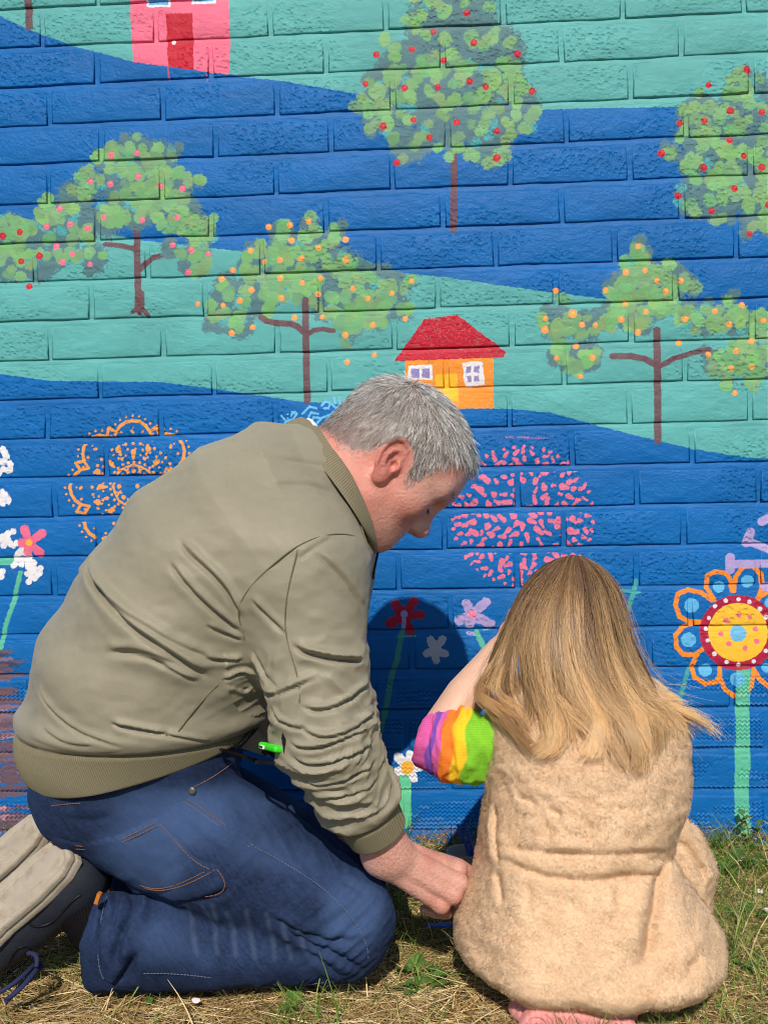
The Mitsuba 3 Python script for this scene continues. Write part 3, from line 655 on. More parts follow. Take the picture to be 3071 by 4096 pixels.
v, f, c = blades(52000, (.02, .08), .00085, (-4, 18), STRAW, lambda x, y: .35 + .65 * (nz(x, y, 8, 7) > .38), 31, .35)
put('straw', ply((v, f), 'blade', smooth=True, color=c), kind='stuff', label='dry mown straw lying over the ground', category='straw')
v1, f1, c1 = blades(13000, (.02, .065), .0009, (45, 88), GRASS, green_dens, 32, .5)
v2, f2, c2 = blades(4600, (.045, .10), .0010, (50, 85), GRASS + [STRAW[0]], lambda x, y: green_dens(x, y) * (.15 + .85 * (x > .38) + .4 * (y > -.12)), 33, .7)
v3, f3, c3 = blades(2200, (.02, .05), .0007, (25, 80), STRAW, lambda x, y: .6 + 0 * x, 34, .4)
put('grass', ply((np.vstack([v1, v2, v3]), np.vstack([f1, f2 + len(v1), f3 + len(v1) + len(v2)])), 'blade', smooth=True, color=np.vstack([c1, c2, c3])), kind='stuff', label='short green and yellowed grass blades growing in patches', category='grass')
# broad-leaved weeds, each leaf a part
def leaf_colors(p, n, uv):
    vein = smoothstep(.05, .02, dr.abs(uv.y - .5))
    c = mix(rgb(64, 96, 40), rgb(94, 126, 62), fbm(p.x * 50, p.y * 50, p.z * 50))
    return mix(c, rgb(130, 158, 86), vein * .5)
scene['weed_leaf'] = {'type': 'twosided', 'bsdf': {'type': 'principled', 'base_color': proc(leaf_colors), 'roughness': .5, 'specular': .35}}
def leaf_mesh(base, az, el, ln, w, droop, r_):
    n, m = 9, 5
    t = np.linspace(0, 1, n); s = np.linspace(-1, 1, m)
    half = w * (np.sin(np.pi * np.clip(t, .03, .985) ** .8)) * (1 + .12 * np.sin(t * 22 + r_.uniform(0, 6)))
    d = np.array([math.cos(az), math.sin(az)]); q = np.array([-d[1], d[0]])
    z = np.sin(el) * ln * t - droop * ln * t ** 2
    P = np.zeros((n, m, 3))
    for j in range(m):
        P[:, j, :2] = base[:2] + d * (ln * math.cos(el) * t)[:, None] + q * (half * s[j])[:, None]
        P[:, j, 2] = base[2] + z + np.abs(s[j]) * half * .28 + .002 * np.sin(t * 17 + j)
    P[..., 2] = np.maximum(P[..., 2], ground_z(P[..., 0], P[..., 1]) + .002)
    P[..., 1] = np.minimum(P[..., 1], -.003)
    i, j = np.meshgrid(np.arange(n - 1), np.arange(m - 1), indexing='ij')
    a_ = (i * m + j).ravel()
    uv = np.stack(np.broadcast_arrays(t[:, None], (s[None] + 1) / 2), -1).reshape(-1, 2)
    return P.reshape(-1, 3), np.stack([a_, a_ + 1, a_ + m + 1, a_ + m], 1), uv
WEEDS = [((-.12,-.4,.0236), 6, (.03, .05), 'low weed beside the knee of the kneeling man'), ((-.0554,-.5,.0291), 9, (.035, .06), 'broad-leaved weed between the blue brush and the fleece waistcoat'), ((-.0452,-.55,.0047), 8, (.03, .055), 'low weed in the straw in front of the waistcoat hem, left side'),
         ((-.3967,-.57,-.0251), 4, (.02, .04), 'small weed in the straw below the turned-up jeans'), ((.4813,-.1,-.0067), 11, (.05, .08), 'large-leaved weed at the wall foot right of the waistcoat'), ((.5469,-.08,.0106), 8, (.03, .055), 'leafy weed at the right edge under the teal painted stem'),
         ((.4611,-.3,.0067), 8, (.03, .055), 'low weed in long grass at the right edge'), ((.3976,-.48,-.0056), 7, (.02, .04), 'small weed in long grass by the lower right edge'), ((-.0626,-.15,.0187), 6, (.03, .05), 'shaded weed behind the wrist of the kneeling man'), ((-.2013,-.6,-.0147), 5, (.02, .04), 'sparse weed in straw below the shin')]
for q, n, (l0, l1), lab in WEEDS:
    r_ = random.Random(int(abs(q[0]) * 1e4) + n)
    w = thing('weed', lab, 'weed', 'broad-leaved weeds in the grass')
    x, y = q[0], min(q[1], -.02); z = float(ground_z(np.array([x]), np.array([y]))[0])
    for k in range(n):
        ln = r_.uniform(l0, l1)
        v, f, uv = leaf_mesh((x + r_.uniform(-.008, .008), y + r_.uniform(-.006, .006), z), 2 * math.pi * (k + r_.random()) / n, r_.uniform(.15, .9), ln, ln * r_.uniform(.18, .30), r_.uniform(.2, .6), r_)
        put('leaf', ply((v, f), 'weed_leaf', smooth=True, uv=uv), w)
# upright shoots at the wall foot on the right
def shoot(q, h, n, lab, seed):
    r_ = random.Random(seed); w = thing('seedling', lab, 'seedling', 'upright shoots at the foot of the wall')
    x, y = q[0], min(q[1], -.015); z = float(ground_z(np.array([x]), np.array([y]))[0])
    pts = np.array([[x, y, z - .004], [x + .004, y, z + h * .5], [x + r_.uniform(-.01, .01), y - .004, z + h]])
    put('stem', ply(tube_mesh(spline(pts, 12), .0011, 6), 'weed_leaf', smooth=True, uv=np.zeros((12 * 6 + 2, 2))), w)
    for k in range(n):
        t = .35 + .62 * k / max(n - 1, 1)
        b = pts[0] * (1 - t) + pts[2] * t
        v, f, uv = leaf_mesh(b, r_.uniform(0, 6.28), r_.uniform(.4, 1.0), r_.uniform(.016, .026), r_.uniform(.005, .008), .3, r_)
        put('leaf', ply((v, f), 'weed_leaf', smooth=True, uv=uv), w)
shoot((.5311,-.03,-.0063), .075, 7, 'upright leafy shoot against the teal painted stem', 1)
shoot((.4741,-.03,.0104), .030, 4, 'tiny shoot at the wall foot beside the waistcoat', 2)
shoot((.5509,-.04,-.0029), .060, 5, 'upright shoot close to the right edge', 3)
# pale petals and scraps in the grass
mat('petal_white', rgb(226, 214, 224), rough=.7)
for (px, py, pz), lab in (((.5006,-.1,-.0251), 'pale pink petal on a weed leaf at the right'), ((.4953,-.22,-.028), 'white petal in the grass at the right edge'), ((.4815,-.3,-.0146), 'white petal nearest the right edge'), ((-.3283,-.61,-.0144), 'white scrap in the straw below the shin')):
    y = min(py, -.03); z = float(ground_z(np.array([px]), np.array([y]))[0]) + .012
    m = trimesh.creation.icosphere(2, .5); m.apply_scale([.011, .008, .0022]); m.vertices[:, 2] += (m.vertices[:, 0] / .006) ** 2 * .002
    m.apply_transform(trimesh.transformations.rotation_matrix(.5, [1, .3, 0])); m.apply_translation([px, y, z])
    k = put('petal', ply(m, 'petal_white', smooth=True)); tag(k, lab, 'petal')

# ---- the man: kneeling on the grass, sitting on his heels, bent forward over what he paints
man = thing('person', 'grey-haired man kneeling in an olive jacket and blue jeans, reaching down to the grass', 'person')
pitch, yaw, roll, SC = math.radians(48), math.radians(12), math.radians(0), 1.0
hf = np.array([math.cos(pitch) * math.cos(yaw), math.cos(pitch) * math.sin(yaw), -math.sin(pitch)])
hl = np.array([-math.sin(yaw), math.cos(yaw), 0.0])
hu = np.cross(hf, hl)
hl, hu = math.cos(roll) * hl + math.sin(roll) * hu, math.cos(roll) * hu - math.sin(roll) * hl
HEAD = np.stack([hf, hl, hu], 1)            # columns: forward, left, up
EAR = np.array((-.0673,-.525,.686)) - HEAD @ np.array([-.002, -.072, 0]) * SC
def hw(x, y, z): return EAR + HEAD @ np.array([x, y, z]) * SC
def head_field(p):
    q = ((p - EAR.astype(f32)) @ HEAD.astype(f32) / f32(SC)).astype(f32)
    m = q.copy(); m[:, 1] = np.abs(m[:, 1])
    d = egg(q, (-.006, 0, .046), (.103, .0775, .084))
    d = join(d, egg(q, (-.043, 0, .004), (.064, .064, .058)), .02)
    d = join(d, egg(q, (.028, 0, .004), (.054, .060, .074)), .03)
    d = join(d, egg(q, (.034, 0, -.044), (.042, .043, .034)), .03)
    d = join(d, cone(m, (.006, .050, -.044), (.058, .012, -.072), .016, .016), .03)
    d = join(d, egg(m, (.042, .044, -.012), (.028, .019, .021)), .02)
    d = join(d, egg(q, (.064, 0, -.068), (.017, .021, .015)), .018)
    d = join(d, cone(m, (.078, 0, .036), (.066, .040, .034), .012, .012), .016)      # brow
    d = cut(d, egg(m, (.088, .030, .013), (.014, .017, .011)), .012)
    d = join(d, egg(m, (.063, .031, .012), (.0145, .0155, .0135)), .004)             # lids over the eyes, looking down
    d = join(d, cone(q, (.078, 0, .022), (.094, 0, -.018), .008, .0110), .012)
    d = join(d, egg(q, (.083, 0, -.022), (.017, .0125, .013)), .010)
    d = join(d, egg(q, (.0955, 0, -.021), (.0115, .0115, .0105)), .008)
    d = join(d, egg(m, (.084, .0135, -.025), (.0115, .0065, .0080)), .006)
    d = cut(d, egg(m, (.089, .0085, -.0345), (.0055, .003, .004)), .003)
    d = join(d, egg(q, (.068, 0, -.046), (.012, .024, .012)), .012)
    d = join(d, egg(q, (.0745, 0, -.0425), (.0065, .020, .0048)), .004)
    d = join(d, egg(q, (.0735, 0, -.0545), (.0075, .017, .0055)), .005)
    d = cut(d, egg(q, (.0815, 0, -.0482), (.008, .024, .0016)), .003)
    d = join(d, egg(q, (.064, 0, -.066), (.012, .018, .008)), .01)
    # right ear (towards the viewer) and left ear: a bowl, the rim around it, the fold inside, the lobe
    for s in (-1, 1):
        e = np.stack([q[:, 0] + .010, (q[:, 1] * s - .0725), q[:, 2] - .004], 1)
        ca, sa = math.cos(.26), math.sin(.26)
        e = np.stack([e[:, 0] * ca + e[:, 2] * sa, e[:, 1] - .30 * (-(e[:, 0] * ca + e[:, 2] * sa) + .006), -e[:, 0] * sa + e[:, 2] * ca], 1).astype(f32)
        shell = egg(e, (-.003, .002, .002), (.0185, .0065, .029))
        shell = join(shell, egg(e, (-.001, .001, -.026), (.0095, .006, .0105)), .008)
        shell = cut(shell, egg(e, (.000, .0105, .002), (.0125, .0085, .021)), .004)
        rim = [(.0135, .002, .013), (.011, .005, .025), (.001, .007, .0315), (-.010, .0075, .028), (-.0175, .0075, .016), (-.0195, .007, .001), (-.016, .006, -.014), (-.009, .004, -.024)]
        shell = join(shell, chain(e, rim, [.0032, .0036, .0038, .0038, .0038, .0036, .0034, .0034]), .003)
        fold = [(.004, .004, .018), (-.005, .0055, .012), (-.0095, .006, .001), (-.007, .006, -.010), (.001, .005, -.016)]
        shell = join(shell, chain(e, fold, [.0022, .0028, .003, .0028, .0028]), .004)
        shell = join(shell, egg(e, (.0125, .003, -.005), (.0045, .005, .007)), .004)       # tragus
        shell = cut(shell, egg(e, (.0065, .003, -.004), (.0048, .010, .0062)), .003)
        d = join(d, shell, .006)
    return d * f32(SC)
NECK0, NECK1 = hw(-.030, 0, -.030), np.array((-.1766,-.45,.6478))
NECKF = hw(.020, 0, -.060)
WR = np.array((-.0811,-.575,.1851)); ELB = np.array((-.154,-.635,.3476)); SHO = np.array((-.1827,-.6,.5475))
SHL = np.array((-.1973,-.3,.5412)); ELL = np.array((-.2047,-.22,.2803)); WRL = np.array((-.1655,-.3,.1216))
KN = [(.0074,-.52,.1394), (.0081,-.545,.1323), (.0005,-.55,.1195), (-.0144,-.55,.106)]     # knuckles, index to little
HP = lambda *a: np.array(a)
def arm_field(p, sh, el, wr):
    d = cone(p, sh, el, .050, .044)
    m = el * .62 + wr * .38
    d = join(d, chain(p, [el, m, wr], [.042, .041, .0265]), .02)
    return d
KI, KM, KR, KL = [np.array(k) for k in KN]
def hand_field(p):
    d = None
    for k, r in ((KI, .0125), (KM, .0130), (KR, .0124), (KL, .0114)):
        w = WR + (k - KM) * .45
        c = join(cone(p, w, k, .0165, r), egg(p, k + [0, -.002, .001], (r, r, r)), .006)
        d = c if d is None else join(d, c, .0035)
    return join(d, egg(p, WR - [.006, 0, 0], (.027, .024, .0255)), .025)
FINGERS = []
_dir = (KM - WR) / np.linalg.norm(KM - WR)
def finger(k, segs, curl, r, side):
    """Bends from the knuckle in the plane of the palm's normal."""
    pts = [k]; d = _dir.copy()
    down = np.array([-.22, .80, -.52]); down /= np.linalg.norm(down)
    a = 0
    for s, c in zip(segs, curl):
        a += c
        v = math.cos(a) * _dir + math.sin(a) * down + side * np.array([0, .2, -1.0])
        pts.append(pts[-1] + s * v / np.linalg.norm(v))
    return pts, [r, r * .92, r * .86, r * .76]
FINGERS = [finger(KI, (.040, .024, .019), (.55, .60, .45), .0092, -.05), finger(KM, (.044, .027, .020), (.70, .75, .55), .0094, .0), finger(KR, (.041, .025, .019), (.85, .95, .75), .0090, .03), finger(KL, (.033, .020, .017), (1.0, 1.25, .95), .0080, .06)]
TH0 = WR + .030 * _dir + np.array([.006, .020, -.010])
THUMB = ([TH0, TH0 + [.034, .022, -.006], TH0 + [.062, .036, -.018], TH0 + [.082, .048, -.034]], [.0135, .0115, .0100, .0082])
def man_field(p):
    d = head_field(p)
    d = join(d, cone(p, NECK0, NECK1, .056, .070), .03)
    d = join(d, cone(p, NECKF, NECK1 + [.04, 0, -.02], .040, .055), .035)
    d = join(d, cone(p, NECK1, (-.3052,-.45,.5674), .085, .12), .05)
    d = join(d, cone(p, (-.3052,-.45,.5674), (-.4723,-.45,.3296), .12, .12), .05)
    d = join(d, cone(p, SHO, SHL, .055, .055), .05)
    d = join(d, arm_field(p, SHO, ELB, WR), .04)
    d = join(d, arm_field(p, SHL, ELL, WRL), .04)
    h = hand_field(p)
    for pts, rr in FINGERS + [THUMB]:
        h = join(h, chain(p, pts, rr), .006)
    d = join(d, h, .015)
    hl_ = cone(p, WRL, WRL + [.075, .0, -.02], .027, .022)
    for j in range(4):
        hl_ = join(hl_, cone(p, WRL + [.07, -.028 + .018 * j, -.02], WRL + [.135 - .006 * abs(j - 1.2), -.034 + .021 * j, -.04], .010, .0075), .006)
    hl_ = join(hl_, cone(p, WRL + [.03, -.02, -.01], WRL + [.085, -.05, -.03], .012, .008), .006)
    return join(d, hl_, .012)
mv, mf = solid(man_field, (-.62, -.76, .02), (.22, -.12, 1.0), .0025)
SAVED['man'] = (mv, mf)
HM = [[float(v) for v in HEAD[:, k]] for k in range(3)]
HO = [float(v) for v in EAR]
HAIRLINE = [(-.13, -.045), (-.097, -.032), (-.056, -.030), (-.036, -.004), (-.022, .030), (.000, .034), (.012, .024), (.020, .002), (.034, .004), (.0365, .040), (.042, .062), (.052, .084), (.068, .098), (.12, .11)]
def skin_paint(p, n, uv):
    d = [p.x - HO[0], p.y - HO[1], p.z - HO[2]]
    hx, hy, hz = [d[0] * m[0] + d[1] * m[1] + d[2] * m[2] for m in HM]
    c = mix((.64, .345, .285), (.70, .40, .335), fbm(p.x * 60, p.y * 60, p.z * 60))
    red = smoothstep(.42, .72, fbm(p.x * 20, p.y * 20, p.z * 20 + 4, 2))
    c = mix(c, (.56, .21, .165), red * .6)
    near = 1 - smoothstep(.06, .16, dr.sqrt(dr.square(hx + .07) + dr.square(hz + .07)))
    c = mix(c, (.62, .19, .15), near * .55)                                     # sunburnt neck
    ear = (1 - smoothstep(.020, .034, dr.sqrt(dr.square(hx + .012) + dr.square(hz - .004) * .6))) * smoothstep(.070, .076, -hy)
    c = mix(c, (.58, .18, .15), ear * .6)
    beard = smoothstep(.0, .03, hx) * smoothstep(-.03, -.055, hz) * smoothstep(.35, .7, noise(p.x * 700, p.y * 700, p.z * 700))
    c = mix(c, (.34, .19, .15), beard * .35)
    line_ = mi.Float(-.045)
    for (x0, z0), (x1, z1) in zip(HAIRLINE[:-1], HAIRLINE[1:]):
        line_ = dr.select((hx >= x0) & (hx < x1), z0 + (hx - x0) / (x1 - x0) * (z1 - z0), line_)
    cap = smoothstep(-.002, .010, hz - line_) * (hx < .12) * (hx > -.2) * (dr.abs(hy) < .12)
    c = mix(c, (.15, .125, .115), cap * .85)
    spots = smoothstep(.72, .80, noise(p.x * 330, p.y * 330, p.z * 330))
    return mix(c, (.42, .18, .13), spots * .25 * (1 - cap))
mat('man_skin', skin_paint, rough=.48, spec=.45, bump=lambda p, n, uv: fbm(p.x * 330, p.y * 330, p.z * 330, 3) * .0011, eps=6e-4)
put('body', ply((mv, mf), 'man_skin', smooth=True), man)

# jacket
BACK = [(-.6169,-.45,.2851),(-.5717,-.45,.4191),(-.5073,-.45,.5242),(-.442,-.45,.6247),(-.3622,-.45,.6818),(-.2751,-.45,.729),(-.2147,-.45,.7368)]
FRONT = [(-.2639,-.45,.2881),(-.2422,-.45,.3675),(-.2042,-.45,.4332),(-.1731,-.45,.4923),(-.1488,-.45,.5415),(-.1283,-.45,.5741),(-.121,-.45,.6037)]
TP = [(np.array(a) + np.array(b)) / 2 for a, b in zip(BACK, FRONT)]
TR = [np.linalg.norm(np.array(a) - np.array(b)) / 2 for a, b in zip(BACK, FRONT)]
TW = [.205, .215, .222, .220, .205, .155, .085]
def sleeve_field(p, sh, el, wr, s=1.0):
    m1, m2 = sh * .5 + el * .5, el * .45 + wr * .55
    e = wr + (el - wr) * .10
    return chain(p, [sh, m1, el, m2, e], [.082 * s, .070 * s, .062 * s, .047 * s, .040 * s])
def plane(a, b, c):
    a, b, c = np.array(a), np.array(b), np.array(c)
    n = np.cross(b - a, c - a); n /= np.linalg.norm(n)
    return a.astype(f32), (n if n[2] < 0 else -n).astype(f32)
HEM0, HEMN = plane((-.6241,-.45,.2704), (-.4364,-.67,.2747), (-.2839,-.63,.3115))
SEAM0, SEAMN = plane((-.6269,-.45,.341), (-.4519,-.68,.3282), (-.3047,-.64,.3314))
CUFF = np.array((-.0947,-.6,.2028)).astype(f32)
def jacket_field(p):
    d = tubes(p, TP, TR, TW)
    d = cut(d, -((p - HEM0) @ HEMN), .006)
    d = join(d, cone(p, SHO, SHL, .074, .074), .08)
    d = join(d, sleeve_field(p, SHO, ELB, WR), .035)
    d = join(d, sleeve_field(p, SHL, ELL, WRL), .035)
    ax = ((WR - ELB) / np.linalg.norm(WR - ELB)).astype(f32)
    return cut(d, -((p - CUFF) @ ax), .004)
jv, jf = solid(jacket_field, (-.68, -.80, .05), (.12, -.08, 1.0), .0025)
SAVED['jacket'] = (jv, jf)
jn = normals(jv, jf)
hem_d = (jv - SEAM0) @ SEAMN                       # above 0: the ribbed hem
arm_ax = (WR - ELB) / np.linalg.norm(WR - ELB)
cuff_d = (jv - (CUFF - .036 * arm_ax)) @ arm_ax
cuff_d = np.where(np.linalg.norm(jv - CUFF, axis=1) < .10, cuff_d, -1)
lowz = (jv[:, 2] < .5) & (jv[:, 0] < (-.2294,-.62,.3391)[0])
push = np.where(lowz, -.0045 * np.exp(-(hem_d / .0035) ** 2) + .006 * np.exp(-((hem_d + .018) / .014) ** 2) - .002 * (hem_d > 0), 0)
push += np.where(cuff_d > -.5, -.004 * np.exp(-(cuff_d / .0035) ** 2) + .005 * np.exp(-((cuff_d + .016) / .012) ** 2) - .002 * (cuff_d > 0), 0)
soft = np.where(lowz, np.clip(-hem_d / .03, 0, 1), 1) * np.clip(-cuff_d / .02, 0, 1)
for pts, depth, width, side in (
        ([(-.47,-.5836,.5609),(-.4131,-.6648,.5171),(-.3704,-.6835,.4845),(-.3372,-.682,.4621),(-.3095,-.6699,.4398),(-.286,-.6496,.4193)], .013, .016, -1), ([(-.4384,-.6322,.5468),(-.3962,-.6726,.5119),(-.3588,-.6838,.49),(-.3314,-.6818,.4726),(-.3033,-.6706,.4568),(-.276,-.6528,.4469)], .006, .014, -1),
        ([(-.3229,-.6722,.5981),(-.2929,-.6811,.5642),(-.2709,-.6801,.5428),(-.258,-.6763,.5214),(-.2502,-.669,.4953)], .009, .012, -1), ([(-.3362,-.6777,.5732),(-.3128,-.6825,.5423),(-.2864,-.677,.5134),(-.261,-.6653,.4894),(-.2493,-.6608,.4774)], .008, .012, -1),
        ([(-.2935,-.6728,.4921),(-.2679,-.661,.4777),(-.2489,-.6568,.4684)], .005, .010, -1), ([(-.4086,-.6732,.457),(-.3713,-.6822,.4614),(-.3328,-.6785,.4484),(-.3054,-.6644,.429)], .0055, .016, -1), ([(-.3602,-.6815,.4534),(-.3284,-.6745,.4351),(-.304,-.6593,.4183)], .004, .012, -1),
        ([(-.2984,-.6675,.452),(-.2762,-.6525,.4448),(-.2494,-.6421,.445)], .008, .009, -1), ([(-.2786,-.6438,.4183),(-.2578,-.631,.4261),(-.2368,-.634,.4206)], .009, .008, -1), ([(-.2776,-.642,.4165),(-.2559,-.6132,.4027),(-.226,-.6478,.4041)], .005, .008, 1),
        ([(-.4125,-.675,.3736),(-.3874,-.6731,.3674),(-.3662,-.6676,.3621),(-.3432,-.6576,.3569)], .009, .009, -1), ([(-.3507,-.6615,.3578),(-.3262,-.6456,.3496),(-.3027,-.6227,.338)], .006, .008, -1),
        ([(-.5302,-.6076,.4181),(-.5135,-.6285,.3951),(-.4776,-.6535,.372),(-.4495,-.6648,.3596),(-.4187,-.6692,.3513),(-.3873,-.6652,.3403)], .0045, .010, -1), ([(-.5115,-.6304,.3582),(-.4815,-.6496,.3492),(-.4514,-.6604,.345),(-.4267,-.6674,.3492)], .005, .010, -1), ([(-.5336,-.6148,.3438),(-.4913,-.6441,.337),(-.4524,-.6583,.3337),(-.4131,-.665,.3359),(-.3872,-.6654,.3412)], .004, .009, -1),
        ([(-.4749,-.5619,.5708),(-.4601,-.6041,.5534),(-.4417,-.6353,.5382),(-.4194,-.6572,.5267)], .007, .012, -1), ([(-.4201,-.6697,.4575),(-.3898,-.6785,.4592),(-.3619,-.6814,.4531),(-.3308,-.6771,.4432)], .006, .016, -1), ([(-.4955,-.5507,.5509),(-.4872,-.5504,.5666),(-.4703,-.5516,.5821)], .005, .012, 1),
        ([(-.1293,-.5187,.679),(-.171,-.5615,.6904),(-.2113,-.5963,.6955)], .003, .016, 1), ([(-.1378,-.5636,.6499),(-.1803,-.608,.6617),(-.2285,-.638,.6561)], .003, .014, 1), ([(-.1347,-.6587,.5942),(-.1631,-.6821,.5786),(-.1765,-.6875,.568)], .003, .010, 1),
        ([(-.1578,-.6799,.5785),(-.1237,-.665,.5436),(-.1019,-.6311,.5036)], .006, .014, -1), ([(-.1859,-.6844,.4697),(-.1622,-.6868,.4559),(-.1328,-.6778,.4479),(-.1034,-.6462,.441)], .010, .011, -1), ([(-.1899,-.6841,.4794),(-.2152,-.6811,.5016),(-.2344,-.681,.5242)], .005, .012, 1),
        ([(-.2375,-.6571,.4598),(-.2198,-.6628,.4321),(-.1943,-.6825,.4127)], .007, .012, 1), ([(-.1761,-.6861,.4619),(-.146,-.6833,.4528),(-.1046,-.6489,.4424)], .008, .010, -1),
        ([(-.2369,-.6471,.4403),(-.214,-.6667,.4063),(-.1823,-.6876,.4166),(-.146,-.6867,.4307)], .008, .010, -1), ([(-.1768,-.6902,.3963),(-.1463,-.6916,.3902),(-.1198,-.678,.3985),(-.0952,-.6287,.4157)], .009, .010, -1), ([(-.211,-.669,.3926),(-.189,-.6863,.3708),(-.1656,-.6944,.3709)], .006, .009, -1),
        ([(-.1771,-.6917,.3718),(-.141,-.6948,.358),(-.1096,-.6744,.3677),(-.0905,-.6235,.3801)], .009, .009, -1), ([(-.1927,-.683,.3513),(-.166,-.6957,.3452),(-.1331,-.6929,.352),(-.0996,-.6617,.3607)], .008, .008, -1), ([(-.1902,-.6831,.3347),(-.1558,-.6926,.3252),(-.1257,-.6878,.3321),(-.0925,-.6475,.3435)], .008, .008, -1),
        ([(-.1835,-.6754,.3113),(-.1555,-.6768,.2976),(-.1219,-.6758,.3053),(-.0887,-.6462,.3204)], .007, .008, -1), ([(-.1725,-.6566,.2852),(-.1402,-.667,.2796),(-.1066,-.6625,.288),(-.0852,-.6422,.298)], .006, .009, -1), ([(-.1711,-.6286,.2545),(-.1339,-.6507,.2523),(-.0967,-.65,.2661)], .004, .010, -1)):
    push += soft * crease(jv, jn, pts, depth * .70, width * .52, .8, side)
push += soft * (meshkit.fbm(jv * [22, 22, 30], 3) - .5) * .007
# the pushed-up sleeve is crumpled below the elbow
def crumple(a, b, lo, hi, amount, fa, seed):
    ax = b - a; L = np.linalg.norm(ax); ax = ax / L
    w = jv - a; t = w @ ax / L
    e = w - (t * L)[:, None] * ax
    rad = np.linalg.norm(e, axis=1)
    u = np.cross(ax, [0, 1.0, 0]); u /= np.linalg.norm(u); v_ = np.cross(ax, u)
    th = np.arctan2(e @ v_, e @ u)
    q = np.stack([t * fa + .55 * np.sin(th * 2 + seed) + .35 * np.sin(th * 3 + t * 5), np.cos(th) * 1.1 + seed, np.sin(th) * 1.1], -1)
    r1 = 1 - np.abs(2 * meshkit.noise(q, seed) - 1); r2 = 1 - np.abs(2 * meshkit.noise(q * [1.9, 1.6, 1.6] + 7, seed + 1) - 1)
    m = np.clip((t - lo) / .12, 0, 1) * np.clip((hi - t) / .08, 0, 1) * (rad < .11)
    return m * amount * (r1 ** 2 + .5 * r2 ** 2 - .45)
push += soft * crumple(ELB, WR, -.15, .95, .0085, 10.0, 2) + soft * crumple(SHO, ELB, .40, 1.05, .006, 6.5, 5)
jv2 = jv + jn * push[:, None]
SAVED['jacket2'] = (jv2, jf)
def cloth(p, n, uv):
    c = mix(rgb(139, 135, 118), rgb(150, 146, 129), fbm(p.x * 14, p.y * 14, p.z * 14))
    return c * (.93 + .14 * noise(p.x * 900, p.y * 900, p.z * 900))
mat('olive_cloth', cloth, rough=.55, spec=.28, sheen=.15)
def knit(p, n, uv):
    t = p.x * 1.0 + p.z * .35
    rib = dr.abs(t * 330 - dr.floor(t * 330) - .5) * 2
    return mix(rgb(104, 100, 80), rgb(140, 134, 112), rib * .8 + .2 * noise(p.x * 800, p.y * 800, p.z * 800))
def knit_relief(p, n, uv):
    t = p.x * 1.0 + p.z * .35
    return dr.abs(t * 330 - dr.floor(t * 330) - .5) * .0016
mat('olive_knit', knit, rough=.85, spec=.1, bump=knit_relief, eps=5e-4)
def split(v, f, choice, kinds):
    side = choice[f].max(1)
    for k, (nm, m) in enumerate(kinds):
        g = f[side == k]
        ids, inv = np.unique(g, return_inverse=True)
        yield nm, m, v[ids], inv.reshape(-1, 3)
which = np.where((hem_d > 0) & lowz, 1, np.where(cuff_d > 0, 2, 0))
JK = None
for nm, m, v, f in split(jv2, jf, which, (('jacket', 'olive_cloth'), ('hem', 'olive_knit'), ('cuff', 'olive_knit'))):
    k = put(nm, ply((v, f), m, smooth=True), man if nm == 'jacket' else f'{man}__jacket', label={'jacket': 'olive green bomber jacket', 'hem': 'ribbed olive hem', 'cuff': 'ribbed olive cuff'}[nm])
JK = f'{man}__jacket'
# collar: a ribbed band round the neck
low_ = np.array([(-.2266,-.45,.745),(-.2003,-.505,.7238),(-.164,-.545,.6891),(-.1318,-.565,.6479),(-.1106,-.55,.6109),(-.1006,-.51,.5819),(-.0986,-.45,.5703)])
top_ = np.array([(-.1975,-.45,.7628),(-.1703,-.495,.743),(-.1378,-.525,.702),(-.1146,-.535,.6605),(-.1005,-.525,.6242),(-.0953,-.49,.5973),(-.0943,-.45,.586)])
def closed_ring(r):
    far = r[1:-1][::-1].copy(); far[:, 1] = -.90 - far[:, 1]
    return spline(np.vstack([r, far, r[:1]]), 121)[:-1]
lo_, hi_ = closed_ring(low_), closed_ring(top_)
rows_ = []
ctr_ = (lo_.mean(0) + hi_.mean(0)) / 2
for t, o in ((0, .000), (.02, .005), (.3, .0075), (.7, .0065), (.95, .004), (1, 0), (.95, -.004), (.5, -.004), (0, -.004)):
    b = lo_ * (1 - t) + hi_ * t
    rad = b - ctr_; ax = hi_.mean(0) - lo_.mean(0); ax /= np.linalg.norm(ax)
    rad -= (rad @ ax)[:, None] * ax; rad /= np.linalg.norm(rad, axis=1, keepdims=True)
    rows_.append(b + rad * o)
rows_ = np.array(rows_); nr, nc = rows_.shape[:2]
i, j = np.meshgrid(np.arange(nr - 1), np.arange(nc), indexing='ij')
q = np.stack([i * nc + j, i * nc + (j + 1) % nc, (i + 1) * nc + (j + 1) % nc, (i + 1) * nc + j], -1).reshape(-1, 4)
cuv = np.stack(np.broadcast_arrays(np.arange(nr)[:, None] / 8.0, np.arange(nc)[None] / nc), -1).reshape(-1, 2)
def collar_paint(p, n, uv):
    rib = dr.abs(uv.y * 190 - dr.floor(uv.y * 190) - .5) * 2
    return mix(rgb(100, 96, 76), rgb(148, 142, 120), rib * .85 + .15 * noise(p.x * 800, p.y * 800, p.z * 800))
mat('collar_knit', collar_paint, rough=.85, spec=.1)
put('collar', ply((rows_.reshape(-1, 3), q), 'collar_knit', smooth=True, uv=cuv), JK, label='ribbed olive collar')
mat('white_cotton', rgb(222, 226, 236), rough=.8)
put('shirt_collar', ply(tube_mesh(spline([(-.1969,-.39,.7603),(-.193,-.43,.7593),(-.1857,-.465,.7545),(-.1761,-.49,.7455)], 24), .0045, 10), 'white_cotton', smooth=True), man, label='white edge of a shirt collar at the nape')
